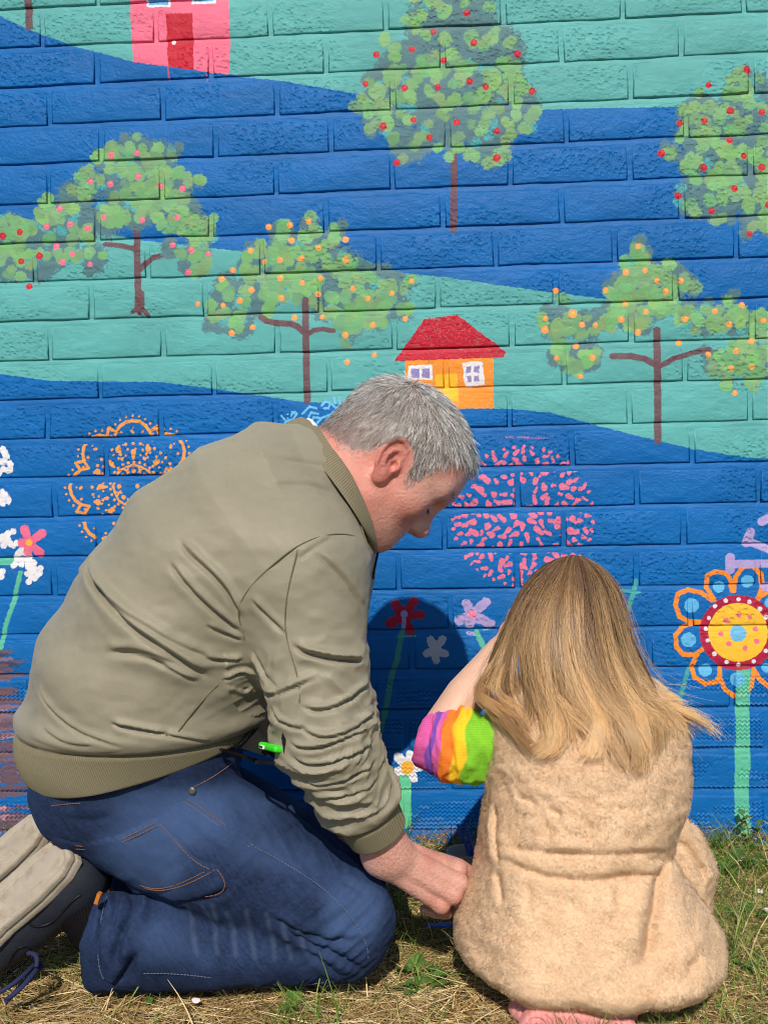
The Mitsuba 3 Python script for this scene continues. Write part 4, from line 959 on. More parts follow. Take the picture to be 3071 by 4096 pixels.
# seams, zips
mat('olive_thread', rgb(112, 106, 86), rough=.8)
mat('olive_light', rgb(152, 146, 124), rough=.8)
for pts in ([(-.1121,-.6253,.5953),(-.1402,-.6594,.5983),(-.174,-.683,.5866),(-.2127,-.6886,.5576),(-.2398,-.6819,.5299),(-.2496,-.677,.5101),(-.25,-.6696,.4953),(-.247,-.6585,.4714)], [(-.1753,-.6845,.5817),(-.1865,-.69,.5352),(-.1908,-.6858,.4796),(-.1816,-.6884,.4439),(-.1758,-.6925,.4004)], [(-.284,-.6462,.4149),(-.301,-.6494,.3978),(-.3315,-.6577,.3597)], [(-.117,-.5444,.6314),(-.1094,-.549,.6066),(-.0969,-.5991,.5803)], [(-.3445,-.663,.3587),(-.352,-.6584,.3372)]):
    put('seam', ply(tube_mesh(spline(pts, 60), .0009, 5), 'olive_thread', smooth=True), JK)
mat('zip_metal', rgb(52, 48, 44), rough=.35, metallic=.7)
def zip_(pts, parent):
    c = spline(pts, max(8, int(sum(np.linalg.norm(np.diff(np.array(pts), axis=0), axis=1)) / .0026)))
    t = np.gradient(c, axis=0); ms = [tube_mesh(c, .0016, 5)]
    for k in range(len(c)):
        b = trimesh.creation.box([.0013, .004, .004]); T_ = np.eye(4)
        x = t[k] / np.linalg.norm(t[k]); y = np.cross([0, 0, 1.0], x); y /= np.linalg.norm(y); T_[:3, :3] = np.stack([x, y, np.cross(x, y)], 1); T_[:3, 3] = c[k]
        b.apply_transform(T_); ms.append(b)
    put('zip', ply(merge(ms), 'zip_metal'), parent, label='dark zip teeth')
zip_([(-.0994,-.47,.5918),(-.0943,-.47,.5826),(-.094,-.47,.5676),(-.0983,-.47,.5482),(-.1006,-.47,.532)], JK)
zip_([(-.2439,-.5528,.3572),(-.2542,-.5653,.3476),(-.2646,-.5732,.3341),(-.2696,-.5752,.3277),(-.2795,-.5935,.3277)], JK)
zip_([(-.2902,-.6068,.3248),(-.278,-.5875,.3155),(-.2584,-.5718,.3044),(-.2261,-.6564,.3206),(-.2098,-.6597,.3202)], JK)
mat('dark_lining', rgb(22, 22, 24), rough=.9)
lip = np.array([(-.2245,-.6429,.3735),(-.2064,-.6732,.3766),(-.1948,-.6836,.3537),(-.198,-.6783,.3358),(-.2123,-.653,.3242),(-.2325,-.6515,.3297),(-.2716,-.5738,.3192),(-.267,-.5651,.3263),(-.2536,-.5527,.3403)])
c0 = lip.mean(0)
put('pocket_opening', ply(trimesh.Trimesh(np.vstack([lip, c0[None] + [0, -.001, 0], lip + [0, .012, 0]]), np.array([[k, (k + 1) % 9, 9] for k in range(9)] + [[k, 10 + k, 10 + (k + 1) % 9] for k in range(9)] + [[k, 10 + (k + 1) % 9, (k + 1) % 9] for k in range(9)]), process=False), 'dark_lining'), JK, label='dark gap of the open pocket')

# hair of the head
def hair():
    r_ = np.random.default_rng(5)
    q = ((mv - EAR) @ HEAD) / SC
    mn = normals(mv, mf)
    tri = mv[mf].mean(1); tq = q[mf].mean(1)
    ok = (np.abs(tq[:, 1]) < .095) & (tq[:, 0] < .11) & (tq[:, 0] > -.125)
    xs_, zs_ = np.array(HAIRLINE).T
    ragged = (meshkit.noise(tri * 160) - .5) * .010
    ok &= tq[:, 2] > np.interp(tq[:, 0], xs_, zs_) + ragged
    ear_zone = (np.hypot(tq[:, 0] + .012, (tq[:, 2] - .003) * .75) < .030) & (np.abs(tq[:, 1]) > .0735)
    ok &= ~ear_zone
    ids = np.nonzero(ok)[0]
    ar = np.linalg.norm(np.cross(mv[mf[ids, 1]] - mv[mf[ids, 0]], mv[mf[ids, 2]] - mv[mf[ids, 0]]), axis=1)
    pick = r_.choice(ids, 36000, p=ar / ar.sum())
    w = r_.dirichlet([1, 1, 1], len(pick))
    root = (mv[mf[pick]] * w[:, :, None]).sum(1); nn = (mn[mf[pick]] * w[:, :, None]).sum(1)
    nn /= np.linalg.norm(nn, axis=1, keepdims=True)
    rq = ((root - EAR) @ HEAD) / SC
    whorl = np.array([-.062, -.018, .108])
    away = rq - whorl
    flow = away / np.linalg.norm(away, axis=1, keepdims=True)
    sidew = np.clip(1 - rq[:, 2] / .11, 0, 1)[:, None]
    flow = flow * 1.0 + sidew * np.array([-.10, 0, -1.0])
    flow = flow + (rq[:, :1] > .02) * np.array([.5, -.25, -.15]) * (1 - sidew)
    wv = meshkit.noise(root * 55, 3) - .5
    flow = flow + wv[:, None] * np.array([.5, 0, .35])
    flow = flow @ HEAD.T
    flow -= (flow * nn).sum(1, keepdims=True) * nn
    flow /= np.linalg.norm(flow, axis=1, keepdims=True)
    flow += r_.normal(0, .12, flow.shape)
    up = np.clip((rq[:, 2] + .04) / .15, 0, 1)
    ln = (.0055 + .014 * up + .013 * np.clip((rq[:, 0] - .03) / .05, 0, 1) * up) * r_.uniform(.7, 1.2, len(pick))
    lift = (.12 + .10 * up) * r_.uniform(.5, 1.5, len(pick))
    t = np.linspace(0, 1, 5)
    bend = t[None, :, None]
    path = root[:, None] - nn[:, None] * .001 + ln[:, None, None] * (flow[:, None] * bend + nn[:, None] * (lift[:, None] * (t - .42 * t * t))[:, :, None] * 1.3)
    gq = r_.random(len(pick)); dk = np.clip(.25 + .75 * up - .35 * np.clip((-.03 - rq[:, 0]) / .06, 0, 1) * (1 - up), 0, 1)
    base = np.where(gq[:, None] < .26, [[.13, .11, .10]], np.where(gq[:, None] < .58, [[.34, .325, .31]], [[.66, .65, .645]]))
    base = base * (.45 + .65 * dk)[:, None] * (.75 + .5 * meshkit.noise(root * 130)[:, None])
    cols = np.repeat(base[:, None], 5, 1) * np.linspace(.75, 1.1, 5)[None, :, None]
    nr = across(nn[:, None] + r_.normal(0, .28, (len(pick), 1, 3)) + 0 * path, path) * .75 + nn[:, None] * .25
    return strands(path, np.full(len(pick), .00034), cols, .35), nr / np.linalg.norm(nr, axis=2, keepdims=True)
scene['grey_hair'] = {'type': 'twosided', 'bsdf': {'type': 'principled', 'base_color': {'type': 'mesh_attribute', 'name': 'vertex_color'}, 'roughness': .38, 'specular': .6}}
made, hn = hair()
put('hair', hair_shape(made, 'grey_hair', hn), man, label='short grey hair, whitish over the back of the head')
def brush(starts, ends, n, ln, r, colr, seed):
    r_ = np.random.default_rng(seed); t = r_.random(n)[:, None]
    root = np.array(starts)[None] * (1 - t) + np.array(ends)[None] * t
    return root, r_
es = [hw(.074, -.040, .004), hw(.0765, -.027, .004)]
roots, r_ = brush(es[0], es[1], 40, 0, 0, 0, 3)
d_ = HEAD @ np.array([.8, -.25, -.75])
lash = roots[:, None] + np.linspace(0, 1, 4)[None, :, None] * (.009 * (d_ + r_.normal(0, .18, (40, 3))))[:, None]
brow0 = [hw(.081, -.042, .040), hw(.0905, -.014, .036)]
roots, r_ = brush(brow0[0], brow0[1], 150, 0, 0, 0, 4)
roots = roots + r_.normal(0, .0018, roots.shape)
d_ = HEAD @ np.array([.35, -.8, .25])
browp = roots[:, None] + np.linspace(0, 1, 4)[None, :, None] * (.008 * (d_ + r_.normal(0, .25, (150, 3))))[:, None]
bv, bf, bc = strands(browp, np.full(150, .00032), np.tile([.07, .05, .04], (150, 4, 1)))
put('eyebrow', ply((bv, bf), 'grey_hair', smooth=True, color=bc), man)
bv, bf, bc = strands(lash, np.full(40, .00032), np.tile([.05, .04, .035], (40, 4, 1)))
put('eyelashes', ply((bv, bf), 'grey_hair', smooth=True, color=bc), man)

# jeans
HIPR, HIPL = np.array((-.4702,-.535,.2652)), np.array((-.5216,-.36,.2334))
KNR, KNL = np.array((-.1327,-.565,.0928)), np.array((-.1619,-.3,.0451))
ANR, ANL = np.array((-.5029,-.565,.0627)), np.array((-.5576,-.33,.0411))
def leg_field(p, hip, kn, an, s=1.0):
    d = chain(p, [hip, hip * .45 + kn * .55, kn], [.098 * s, .088 * s, .060 * s])
    k2 = kn + [-.01, 0, -.028]
    return join(d, chain(p, [k2, k2 * .5 + an * .5, an], [.052 * s, .060 * s, .064 * s]), .012)
def jeans_field(p):
    d = cone(p, HIPR, HIPL, .098, .098)
    d = join(d, cone(p, HIPR + [.09, 0, .06], HIPL + [.09, 0, .06], .105, .105), .06)
    for hip, kn, an in ((HIPR, KNR, ANR), (HIPL, KNL, ANL)):
        ax = (an - kn) / np.linalg.norm(an - kn)
        hem = an - ax * .030
        leg = leg_field(p, hip, kn, an)
        d = join(d, cut(leg, -((p - hem.astype(f32)) @ (ax + [0, 0, .16]).astype(f32)), .012), .02)
    return d
nv, nf = solid(jeans_field, (-.66, -.80, -.06), (.05, -.12, .42), .0028)
SAVED['jeans'] = (nv, nf)
nn_ = normals(nv, nf)
push = np.zeros(len(nv))
for pts, depth, width, side in (
        ([(-.2316,-.6315,.1255),(-.1948,-.6267,.104),(-.1544,-.625,.0913),(-.1111,-.6209,.0932)], .005, .009, -1), ([(-.2176,-.6292,.115),(-.1754,-.6221,.0842),(-.1379,-.6208,.0664),(-.1136,-.6023,.0414)], .006, .009, 1), ([(-.1905,-.6199,.0779),(-.1617,-.6181,.0599),(-.1428,-.6074,.0347)], .004, .009, 1),
        ([(-.4344,-.5593,.1248),(-.4135,-.6043,.1119),(-.4212,-.6212,.0891),(-.4245,-.6269,.0564)], .012, .011, -1), ([(-.4607,-.5605,.1252),(-.449,-.6092,.1077),(-.4469,-.6257,.0792),(-.4451,-.6241,.0433)], .005, .006, 1), ([(-.4544,-.5576,.1257),(-.4341,-.5989,.1157),(-.4346,-.6166,.099)], .004, .008, 1), ([(-.3965,-.6243,.0788),(-.4082,-.6265,.0563),(-.4299,-.6166,.0282)], .009, .011, 1),
        ([(-.3757,-.5997,.134),(-.383,-.6077,.1074),(-.3728,-.6241,.0788)], .003, .014, 1), ([(-.251,-.3311,.1833),(-.2298,-.5773,.2344),(-.2511,-.6102,.2265)], .003, .010, 1), ([(-.2167,-.3212,.1588),(-.2054,-.5803,.2142),(-.2328,-.6155,.2047)], .003, .010, 1), ([(-.2734,-.6381,.1602),(-.3037,-.6346,.1473),(-.3296,-.6257,.141)], .004, .010, 1),
        ([(-.1061,-.5991,.1343),(-.1324,-.5988,.1518),(-.1609,-.6073,.1637)], .002, .012, 1), ([(-.2734,-.6346,.1965),(-.3146,-.632,.2218),(-.345,-.6265,.2493)], .002, .014, 1), ([(-.4186,-.6375,.2528),(-.4544,-.6375,.2441),(-.4933,-.6291,.2476)], .0025, .012, 1)):
    push += crease(nv, nn_, pts, depth, width, .7, side)
push += (meshkit.fbm(nv * 26, 3, 9) - .5) * .006
def ridged(q, seed): return (1 - np.abs(2 * meshkit.noise(q, seed) - 1)) ** 2 - .35
def near_px(c, r): return np.exp(-((nv - np.array(c)) ** 2).sum(1) / r ** 2)
rot = np.stack([nv[:, 0] * .8 + nv[:, 2] * .6, nv[:, 1], nv[:, 2] * .8 - nv[:, 0] * .6], 1)
push += .0060 * near_px([(-.1488,-.6238,.0856),(-.1485,-.6239,.0856)][0], .075) * ridged(rot * [16, 30, 95], 3)
push += .0100 * near_px([(-.4302,-.6214,.0892),(-.4299,-.6213,.0892)][0], .060) * ridged(nv * [62, 22, 14] + [0, 0, .4], 4)
push += .0035 * near_px([(-.2085,-.5798,.217),(-.2082,-.5798,.217)][0], .080) * ridged(rot[:, [2, 1, 0]] * [14, 20, 75], 5)
push += .0030 * near_px([(-.3079,-.6225,.0785),(-.3076,-.6225,.0785)][0], .12) * ridged(nv * [62, 20, 10], 6)
push += .0030 * near_px([(-.2882,-.6378,.1543),(-.2879,-.6378,.1543)][0], .07) * ridged(rot * [14, 20, 70], 7)
pocket = np.array([(-.5241,-.5988,.2146),(-.4752,-.6152,.2078),(-.4082,-.635,.2252),(-.3678,-.6321,.244),(-.3431,-.6359,.2173),(-.3224,-.6378,.1962),(-.2932,-.6383,.1857),(-.2775,-.6389,.1628),(-.3103,-.6319,.1434),(-.3496,-.6176,.1393),(-.4032,-.5983,.1469),(-.462,-.5862,.1651)])
d_, vec_, tan_, _ = to_line(nv, np.vstack([pocket, pocket[:1]]))
from shapely import Polygon, contains_xy
inside_ = contains_xy(Polygon(pocket[:, [0, 2]]), nv[:, 0], nv[:, 2]) & (nn_[:, 1] < .2) & (nv[:, 1] < -.45)
push += inside_ * .0022 - .0012 * np.exp(-(d_ / .003) ** 2) * ~inside_
nv2 = nv + nn_ * push[:, None]
SAVED['jeans2'] = (nv2, nf)
FADE = [[(-.3383,-.6155,.1312),(-.3297,-.6145,.0985),(-.3218,-.6246,.0706)], [(-.3125,-.626,.1324),(-.3007,-.6134,.0981),(-.2972,-.6231,.073)], [(-.2987,-.6315,.136),(-.2986,-.614,.1087)], [(-.2824,-.6265,.1239),(-.2766,-.6152,.0931),(-.2726,-.6224,.0699)], [(-.2578,-.6313,.1288),(-.2541,-.6166,.0909),(-.2492,-.6217,.0668)], [(-.2316,-.6312,.1245),(-.2269,-.6185,.0889),(-.2241,-.6206,.0635)], [(-.2118,-.6291,.1136),(-.2079,-.6199,.0866),(-.2039,-.6197,.0661)], [(-.1931,-.6281,.1075),(-.1869,-.62,.078)]]
def denim(p, n, uv):
    c = mix(rgb(20, 31, 56), rgb(44, 62, 98), fbm(p.x * 16, p.y * 16, p.z * 16, 4))
    tw = (p.x + p.z * .8) * 620
    weave = .5 * noise(p.x * 330, p.y * 330, p.z * 330) + .5 * noise(tw * .6, (p.z - p.x) * 80, p.y * 80)
    c = c * (.55 + 1.0 * weave)
    fade = mi.Float(0)
    for pl in FADE:
        for a, b in zip(pl[:-1], pl[1:]):
            ux, uz = b[0] - a[0], b[2] - a[2]
            t = dr.clip(((p.x - a[0]) * ux + (p.z - a[2]) * uz) / (ux * ux + uz * uz), 0, 1)
            d = dr.sqrt(dr.square(p.x - a[0] - t * ux) + dr.square(p.z - a[2] - t * uz))
            fade = dr.maximum(fade, smoothstep(.0060, .0003, d) * dr.select(p.y < -.5, 1.0, 0.0))
    fade = fade * (.35 + .65 * noise(p.x * 200, p.y * 200, p.z * 90))
    c = mix(c, rgb(112, 132, 166), fade * .20)
    worn = smoothstep(.50, .75, fbm(p.x * 8 + 3, p.y * 8, p.z * 8, 2))
    return mix(c, rgb(70, 96, 142), worn * .55)
mat('denim', denim, rough=.85, spec=.15)
JE = put('jeans', ply((nv2, nf), 'denim', smooth=True), man, label='dark blue denim jeans')
mat('orange_thread', rgb(140, 100, 78), rough=.8)
mat('pale_thread', rgb(98, 110, 140), rough=.8)
def stitches(pts, m, r=.00062, n=90, dash=True):
    c = spline(pts, n)
    if not dash:
        return put('stitching', ply(tube_mesh(c, r, 5), m, smooth=True), JE)
    L = np.linalg.norm(np.diff(np.array(pts), axis=0), axis=1).sum()
    k = int(L / .0042); c = spline(pts, k * 4 + 1)
    put('stitching', ply(merge([tube_mesh(c[4 * i:4 * i + 4], r, 4) for i in range(k)]), m, smooth=True), JE)
for pts, m in (([(-.5217,-.5973,.2096),(-.4747,-.6167,.2053),(-.4074,-.6373,.223),(-.3687,-.6352,.2415)], 'orange_thread'), ([(-.5211,-.5952,.2044),(-.4771,-.6106,.1992),(-.4075,-.6373,.2184),(-.365,-.6362,.2377)], 'orange_thread'), ([(-.3638,-.6342,.2385),(-.3394,-.6389,.2139),(-.3187,-.6411,.1944),(-.2999,-.6414,.1844)], 'orange_thread'),
               ([(-.3974,-.6127,.1537),(-.3505,-.6344,.1605),(-.3163,-.6406,.1761),(-.2948,-.6377,.1866)], 'orange_thread'), ([(-.3928,-.6122,.1505),(-.3492,-.6341,.1575),(-.3134,-.6406,.1726),(-.2926,-.6412,.1844)], 'orange_thread'), ([(-.2916,-.6395,.1838),(-.2808,-.6435,.1651),(-.3092,-.6358,.1478)], 'orange_thread'),
               ([(-.3323,-.617,.2641),(-.2906,-.6194,.2376),(-.2475,-.6233,.2072)], 'orange_thread'), ([(-.3377,-.6195,.2619),(-.2959,-.6223,.2356),(-.2517,-.6248,.206)], 'pale_thread'), ([(-.246,-.6238,.206),(-.1944,-.6194,.1753),(-.1451,-.6218,.1384),(-.1164,-.6242,.1033),(-.1064,-.6146,.0615)], 'pale_thread'),
               ([(-.5419,-.599,.2471),(-.4988,-.6295,.2611),(-.4621,-.6397,.2668)], 'orange_thread'), ([(-.2854,-.5684,.2982),(-.3085,-.6023,.2859),(-.3295,-.6151,.2775)], 'orange_thread'), ([(-.3903,-.6275,.0475),(-.3097,-.6183,.0392),(-.2245,-.5985,.0212),(-.1643,-.6024,.0264)], 'pale_thread'), ([(-.4566,-.5585,.127),(-.4504,-.6088,.1076),(-.448,-.6284,.0657),(-.442,-.6249,.0378)], 'pale_thread')):
    stitches(pts, m)
rv = np.array([(-.3274,-.6143,.2744),(-.3273,-.6136,.2742)][0])
mat('steel', rgb(170, 168, 160), rough=.3, metallic=.9)
ms = []
for r, h, dy in ((.0047, .0016, 0), (.0036, .0014, -.001)):
    m = trimesh.creation.revolve(np.array([[0, -h], [r * .75, -h], [r, -h * .4], [r, h], [0, h]]), sections=20)
    m.apply_transform(trimesh.transformations.rotation_matrix(-math.pi / 2, [1, 0, 0])); m.apply_translation(rv + [0, dy, 0]); ms.append(m)
put('rivet', ply(merge(ms), 'steel', smooth=30), JE, label='round metal rivet')

# shoes and socks
def shoe(heel, L, N, ankle, name_label, detail):
    L = np.array(L) / np.linalg.norm(L); N = np.array(N) - (np.array(N) @ L) * L; N /= np.linalg.norm(N); W = np.cross(L, N)
    M = np.stack([L, W, N], 1)
    def loc(p): return ((p - heel.astype(f32)) @ M.astype(f32)).astype(f32)
    def sole_out(x):                      # half width along the foot
        return np.interp(x, [0, .02, .06, .12, .20, .25, .28, .30], [.018, .030, .034, .033, .046, .044, .034, .012]).astype(f32)
    def sole_f(p):
        q = loc(p)
        w = np.maximum(np.abs(q[:, 1] + .006 * np.sin(q[:, 0] * 12)) - sole_out(q[:, 0]), np.maximum(-q[:, 0], q[:, 0] - .30))
        h = np.abs(q[:, 2] + .011 - .002 * np.sin(q[:, 0] * 9)) - .013
        groove = .0030 * np.clip(1 - np.abs(np.abs(q[:, 1]) - .013 - .004 * np.sin(q[:, 0] * 40)) / .0034, 0, 1) * (q[:, 2] > 0)
        ringd = np.abs(w + .010)
        groove = groove * (q[:, 0] > .03) * (q[:, 0] < .27) + .0028 * np.clip(1 - ringd / .0030, 0, 1) * (q[:, 2] > 0)
        band = .0018 * np.clip(1 - np.abs(q[:, 2] + .010) / .0030, 0, 1)
        return -join(-(w + band + groove * .5), -(h + groove), .005)
    def upper_f(p):
        q = loc(p)
        d = egg(q, (.040, 0, -.048), (.043, .036, .048))
        d = join(d, egg(q, (.12, 0, -.050), (.11, .042, .052)), .03)
        d = join(d, egg(q, (.215, 0, -.038), (.075, .045, .038)), .03)
        d = join(d, cone(q, (.050, 0, -.060), (.062, 0, -.088), .036, .034), .02)
        return cut(d, -(q[:, 2] + .010), .004)
    lo = heel + np.minimum(0, M @ np.array([.30, 0, 0])) - .13; hi = heel + np.maximum(0, M @ np.array([.30, 0, 0])) + .13
    t = key(f'{man}__shoe'); tag(t, name_label)
    uv_, uf_ = solid(upper_f, lo, hi, .003); sv_, sf_ = solid(sole_f, lo, hi, .0022)
    SAVED['shoe' + str(len([k for k in SAVED if k.startswith('shoe')]))] = (uv_, uf_)
    put('upper', ply((uv_, uf_), 'navy_leather', smooth=True), t, label='dark navy upper')
    put('sole', ply((sv_, sf_), 'worn_rubber', smooth=30), t, label='scuffed pale rubber sole')
    return t, M
def leather(p, n, uv): return mix(rgb(34, 40, 52), rgb(48, 54, 66), fbm(p.x * 50, p.y * 50, p.z * 50)) * (.85 + .3 * noise(p.x * 500, p.y * 500, p.z * 500))
mat('navy_leather', leather, rough=.6, spec=.3)
def rubber(p, n, uv):
    c = mix(rgb(182, 175, 162), rgb(158, 149, 134), fbm(p.x * 40, p.y * 40, p.z * 40))
    return mix(c, rgb(128, 108, 84), smoothstep(.50, .85, fbm(p.x * 60, p.y * 60, p.z * 60 + 2, 4)) * .5)
mat('worn_rubber', rubber, rough=.75, spec=.25)
H1 = np.array((-.4945,-.6,.1997)); H2 = np.array((-.6051,-.42,.1793))
right_shoe, SM = shoe(H1, (-.78, .0, -.625), (-.46, -.68, .54), ANR, 'dark navy lace-up shoe with scuffed pale sole, nearest, at the lower left edge', True)
left_shoe, _ = shoe(H2, (-.78, .0, -.625), (-.47, -.64, .58), ANL, 'shoe of the far foot showing its pale sole, upper of the two at the left', False)
mat('sock_knit', lambda p, n, uv: mix(rgb(14, 13, 16), rgb(28, 26, 30), dr.abs((p.x + .3 * p.z) * 240 - dr.floor((p.x + .3 * p.z) * 240) - .5) * 2), rough=.95, spec=.03)
for a, b, r0, r1 in ((H1 + SM @ [.058, 0, -.075], ANR + [.075, 0, 0], .037, .048), (H2 + SM @ [.058, 0, -.075], ANL + [.075, 0, 0], .036, .046)):
    a2, b2 = np.array(a), np.array(b); d_ = b2 - a2
    t_ = np.linspace(0, 1, 26)[:, None]
    put('sock', ply(tube_mesh(a2 + t_ * d_ + [0, 0, -.012] * np.sin(t_ * math.pi), (r0 + (r1 - r0) * t_[:, 0]) + .0012 * np.sin(t_[:, 0] * 60), 32), 'sock_knit', smooth=True), man, label='black ribbed sock')
mat('tan_leather', rgb(190, 112, 40), rough=.6)
tab = trimesh.creation.box([.005, .008, .014]); tab.apply_transform(trimesh.transformations.rotation_matrix(.35, [0, 1, 0])); tab.apply_translation((-.4524,-.612,.1372))
put('heel_tab', ply(tab, 'tan_leather'), right_shoe, label='orange heel tab')
mat('lace_cord', rgb(36, 44, 84), rough=.85)
for pts in ([(-.5442,-.6,.0448),(-.5462,-.63,.044),(-.5553,-.645,.0392),(-.5699,-.65,.0322)], [(-.5319,-.6,.0436),(-.542,-.62,.0383),(-.5515,-.635,.0287),(-.5617,-.645,.0183)], [(-.5368,-.6,.046),(-.5329,-.63,.0453),(-.5389,-.65,.0393),(-.5547,-.655,.0277)], [(-.5513,-.6,.0603),(-.5328,-.615,.058),(-.5321,-.62,.0514)]):
    put('lace', ply(tube_mesh(spline(pts, 24), .0030, 7), 'lace_cord', smooth=True), right_shoe)
mat('emboss', rgb(20, 24, 34), rough=.45)
for pts in ([(-.5897,-.5746,.0235),(-.5759,-.5977,.0515),(-.5578,-.5987,.0689),(-.5529,-.5928,.0658),(-.5694,-.5655,.0343),(-.5837,-.5754,.0239),(-.5897,-.5732,.0238)], [(-.5781,-.5874,.0403),(-.5614,-.5907,.0564),(-.5565,-.5904,.0605)], [(-.5824,-.5793,.0318),(-.5688,-.5813,.0444),(-.5589,-.5851,.054)], [(-.5824,-.5753,.0269),(-.572,-.5698,.035),(-.5635,-.5776,.0458)]):
    put('emblem', ply(tube_mesh(spline(pts, 30), .0009, 5), 'emboss', smooth=True), right_shoe)
put('seam', ply(tube_mesh(spline([(-.5467,-.6102,.1055),(-.5365,-.6043,.0971),(-.5205,-.598,.1),(-.4966,-.6031,.1225),(-.4796,-.5986,.1364)], 40), .0011, 5), 'emboss', smooth=True), right_shoe)

# ---- the girl
girl = thing('person', 'small child with long wavy blonde hair crouching in a beige fleece waistcoat', 'person')
VL = [(.0892,-.55,.4183),(.068,-.55,.3882),(.0562,-.55,.3457),(.0508,-.55,.291),(.0467,-.55,.2363),(.041,-.55,.1998),(.0331,-.55,.1694),(.0225,-.55,.1268),(.0084,-.55,.0903),(.0002,-.55,.0476),(-.0005,-.55,.0111),(.0027,-.55,-.0071)]
VR = [(.2798,-.55,.4161),(.3052,-.55,.3857),(.315,-.55,.3435),(.318,-.55,.2894),(.3115,-.55,.2353),(.2941,-.55,.1993),(.2804,-.55,.1693),(.3127,-.55,.1272),(.338,-.55,.0913),(.3607,-.55,.0494),(.3669,-.55,.0135),(.3654,-.55,-.0045)]
VC = [(np.array(a) + np.array(b)) / 2 for a, b in zip(VL, VR)]
VW = [np.linalg.norm(np.array(a) - np.array(b)) / 2 for a, b in zip(VL, VR)]
VD = [.062, .074, .090, .099, .105, .104, .106, .122, .136, .148, .152, .152]
VY = [-.49, -.50, -.51, -.52, -.525, -.53, -.53, -.535, -.54, -.545, -.545, -.545]
VZ = np.array([c[2] for c in VC]); VO = np.argsort(VZ)
PANEL = np.array([(.2982,-.47,.1869),(.3189,-.47,.155),(.3283,-.47,.1232),(.3248,-.47,.0786)])
def vest_field(p):
    cx, w, dp, cy = [np.interp(p[:, 2], VZ[VO], np.array(a)[VO]).astype(f32) for a in ([c[0] for c in VC], VW, VD, VY)]
    q = np.abs((p[:, 0] - cx) / w) ** 2.3 + np.abs((p[:, 1] - cy) / dp) ** 2.3
    r = q ** (1 / 2.3)
    d = (r - 1) * np.minimum(w, dp) * .9
    top, bot = VZ.max() + .004, VZ.min() + .031
    hem = bot + .022 * np.clip(np.abs((p[:, 0] - cx) / w), 0, 1) ** 2.5
    cap = np.maximum(p[:, 2] - top + .045 * np.clip(np.abs((p[:, 0] - cx) / w), 0, 1) ** 2, hem - p[:, 2])
    d = -join(-d, -cap, .030)
    return join(d.astype(f32), chain(p, PANEL, [.024, .034, .036, .034]), .016)
gv, gf = solid(vest_field, (-.01, -.76, -.02), (.54, -.30, .54), .0030)
SAVED['vest'] = (gv, gf)
gn = normals(gv, gf)
push = np.zeros(len(gv))
for pts, depth, width, side in (([(.0542,-.5845,.2016),(.0789,-.6107,.1998),(.1175,-.628,.2004),(.1591,-.634,.2001),(.2015,-.6318,.1996),(.237,-.6219,.1983),(.2756,-.5864,.1902)], .0034, .009, -1), ([(.0569,-.594,.1856),(.0782,-.6153,.1812),(.111,-.6307,.1745),(.1442,-.6354,.1706),(.1723,-.6356,.1706),(.201,-.6315,.1726),(.2342,-.6188,.1704),(.2621,-.5997,.1648)], .0034, .009, -1),
                                ([(.269,-.5971,.1937),(.2676,-.5884,.1748),(.2598,-.6038,.1628),(.2514,-.6283,.1432),(.2411,-.649,.1203),(.2315,-.6669,.0973),(.2207,-.6787,.0779)], .012, .020, 1), ([(.056,-.5676,.2487),(.0577,-.5814,.2229),(.059,-.5923,.1967),(.0586,-.6012,.1705)], .005, .009, 1), ([(.058,-.6008,.1703),(.0604,-.6129,.1514),(.0649,-.6275,.131)], .004, .012, 1),
                                ([(.2906,-.5725,.2048),(.3237,-.5036,.1581),(.3355,-.5039,.1365),(.3414,-.5025,.1111)], .006, .012, -1), ([(.2749,-.6644,.0717),(.288,-.6555,.0761),(.2984,-.6466,.0778)], .006, .014, 1), ([(.1194,-.6191,.2508),(.1305,-.6221,.2487),(.1386,-.6251,.2453)], .004, .010, 1), ([(.0813,-.5955,.2646),(.0922,-.6041,.261),(.1087,-.613,.2577)], .003, .010, 1),
                                ([(.0491,-.5324,.2781),(.0501,-.5502,.2461),(.0446,-.5411,.2252)], .003, .01, 1), ([(.1176,-.6279,.2055),(.1241,-.625,.2303),(.1361,-.6229,.2525)], .0025, .016, 1), ([(.1734,-.6331,.2072),(.1687,-.6303,.2318),(.1638,-.6272,.248)], .0025, .016, 1), ([(.2009,-.6317,.1698),(.2015,-.6425,.1512),(.2044,-.6545,.128)], .003, .014, 1), ([(.0998,-.6279,.1712),(.0929,-.6364,.1459),(.0971,-.6483,.1252)], .003, .014, 1)):
    push += crease(gv, gn, pts, depth, width, .7, side)
low_skirt = np.clip((.235 - gv[:, 2]) / .10, 0, 1)
push += .0028 * low_skirt * np.sin(gv[:, 0] * 62 + 1.2 + 3 * meshkit.noise(gv * 9, 4)) + (meshkit.fbm(gv * 24, 3, 2) - .5) * .010 + (meshkit.fbm(gv * 130, 2, 6) - .5) * .0030
gv2 = gv + gn * push[:, None]
def fleece(p, n, uv):
    c = mix(rgb(206, 176, 144), rgb(226, 203, 174), fbm(p.x * 40, p.y * 40, p.z * 40, 3))
    return c * (.82 + .3 * noise(p.x * 420, p.y * 420, p.z * 420))
mat('fleece', fleece, rough=.95, spec=.05, sheen=.5)
VEST = put('waistcoat', ply((gv2, gf), 'fleece', smooth=True), girl, label='beige plush fleece waistcoat with a gathered waist')
r_ = np.random.default_rng(8)
n2 = normals(gv2, gf)
ar = np.linalg.norm(np.cross(gv2[gf[:, 1]] - gv2[gf[:, 0]], gv2[gf[:, 2]] - gv2[gf[:, 0]]), axis=1) * (gv2[gf[:, 0], 1] < -.40)
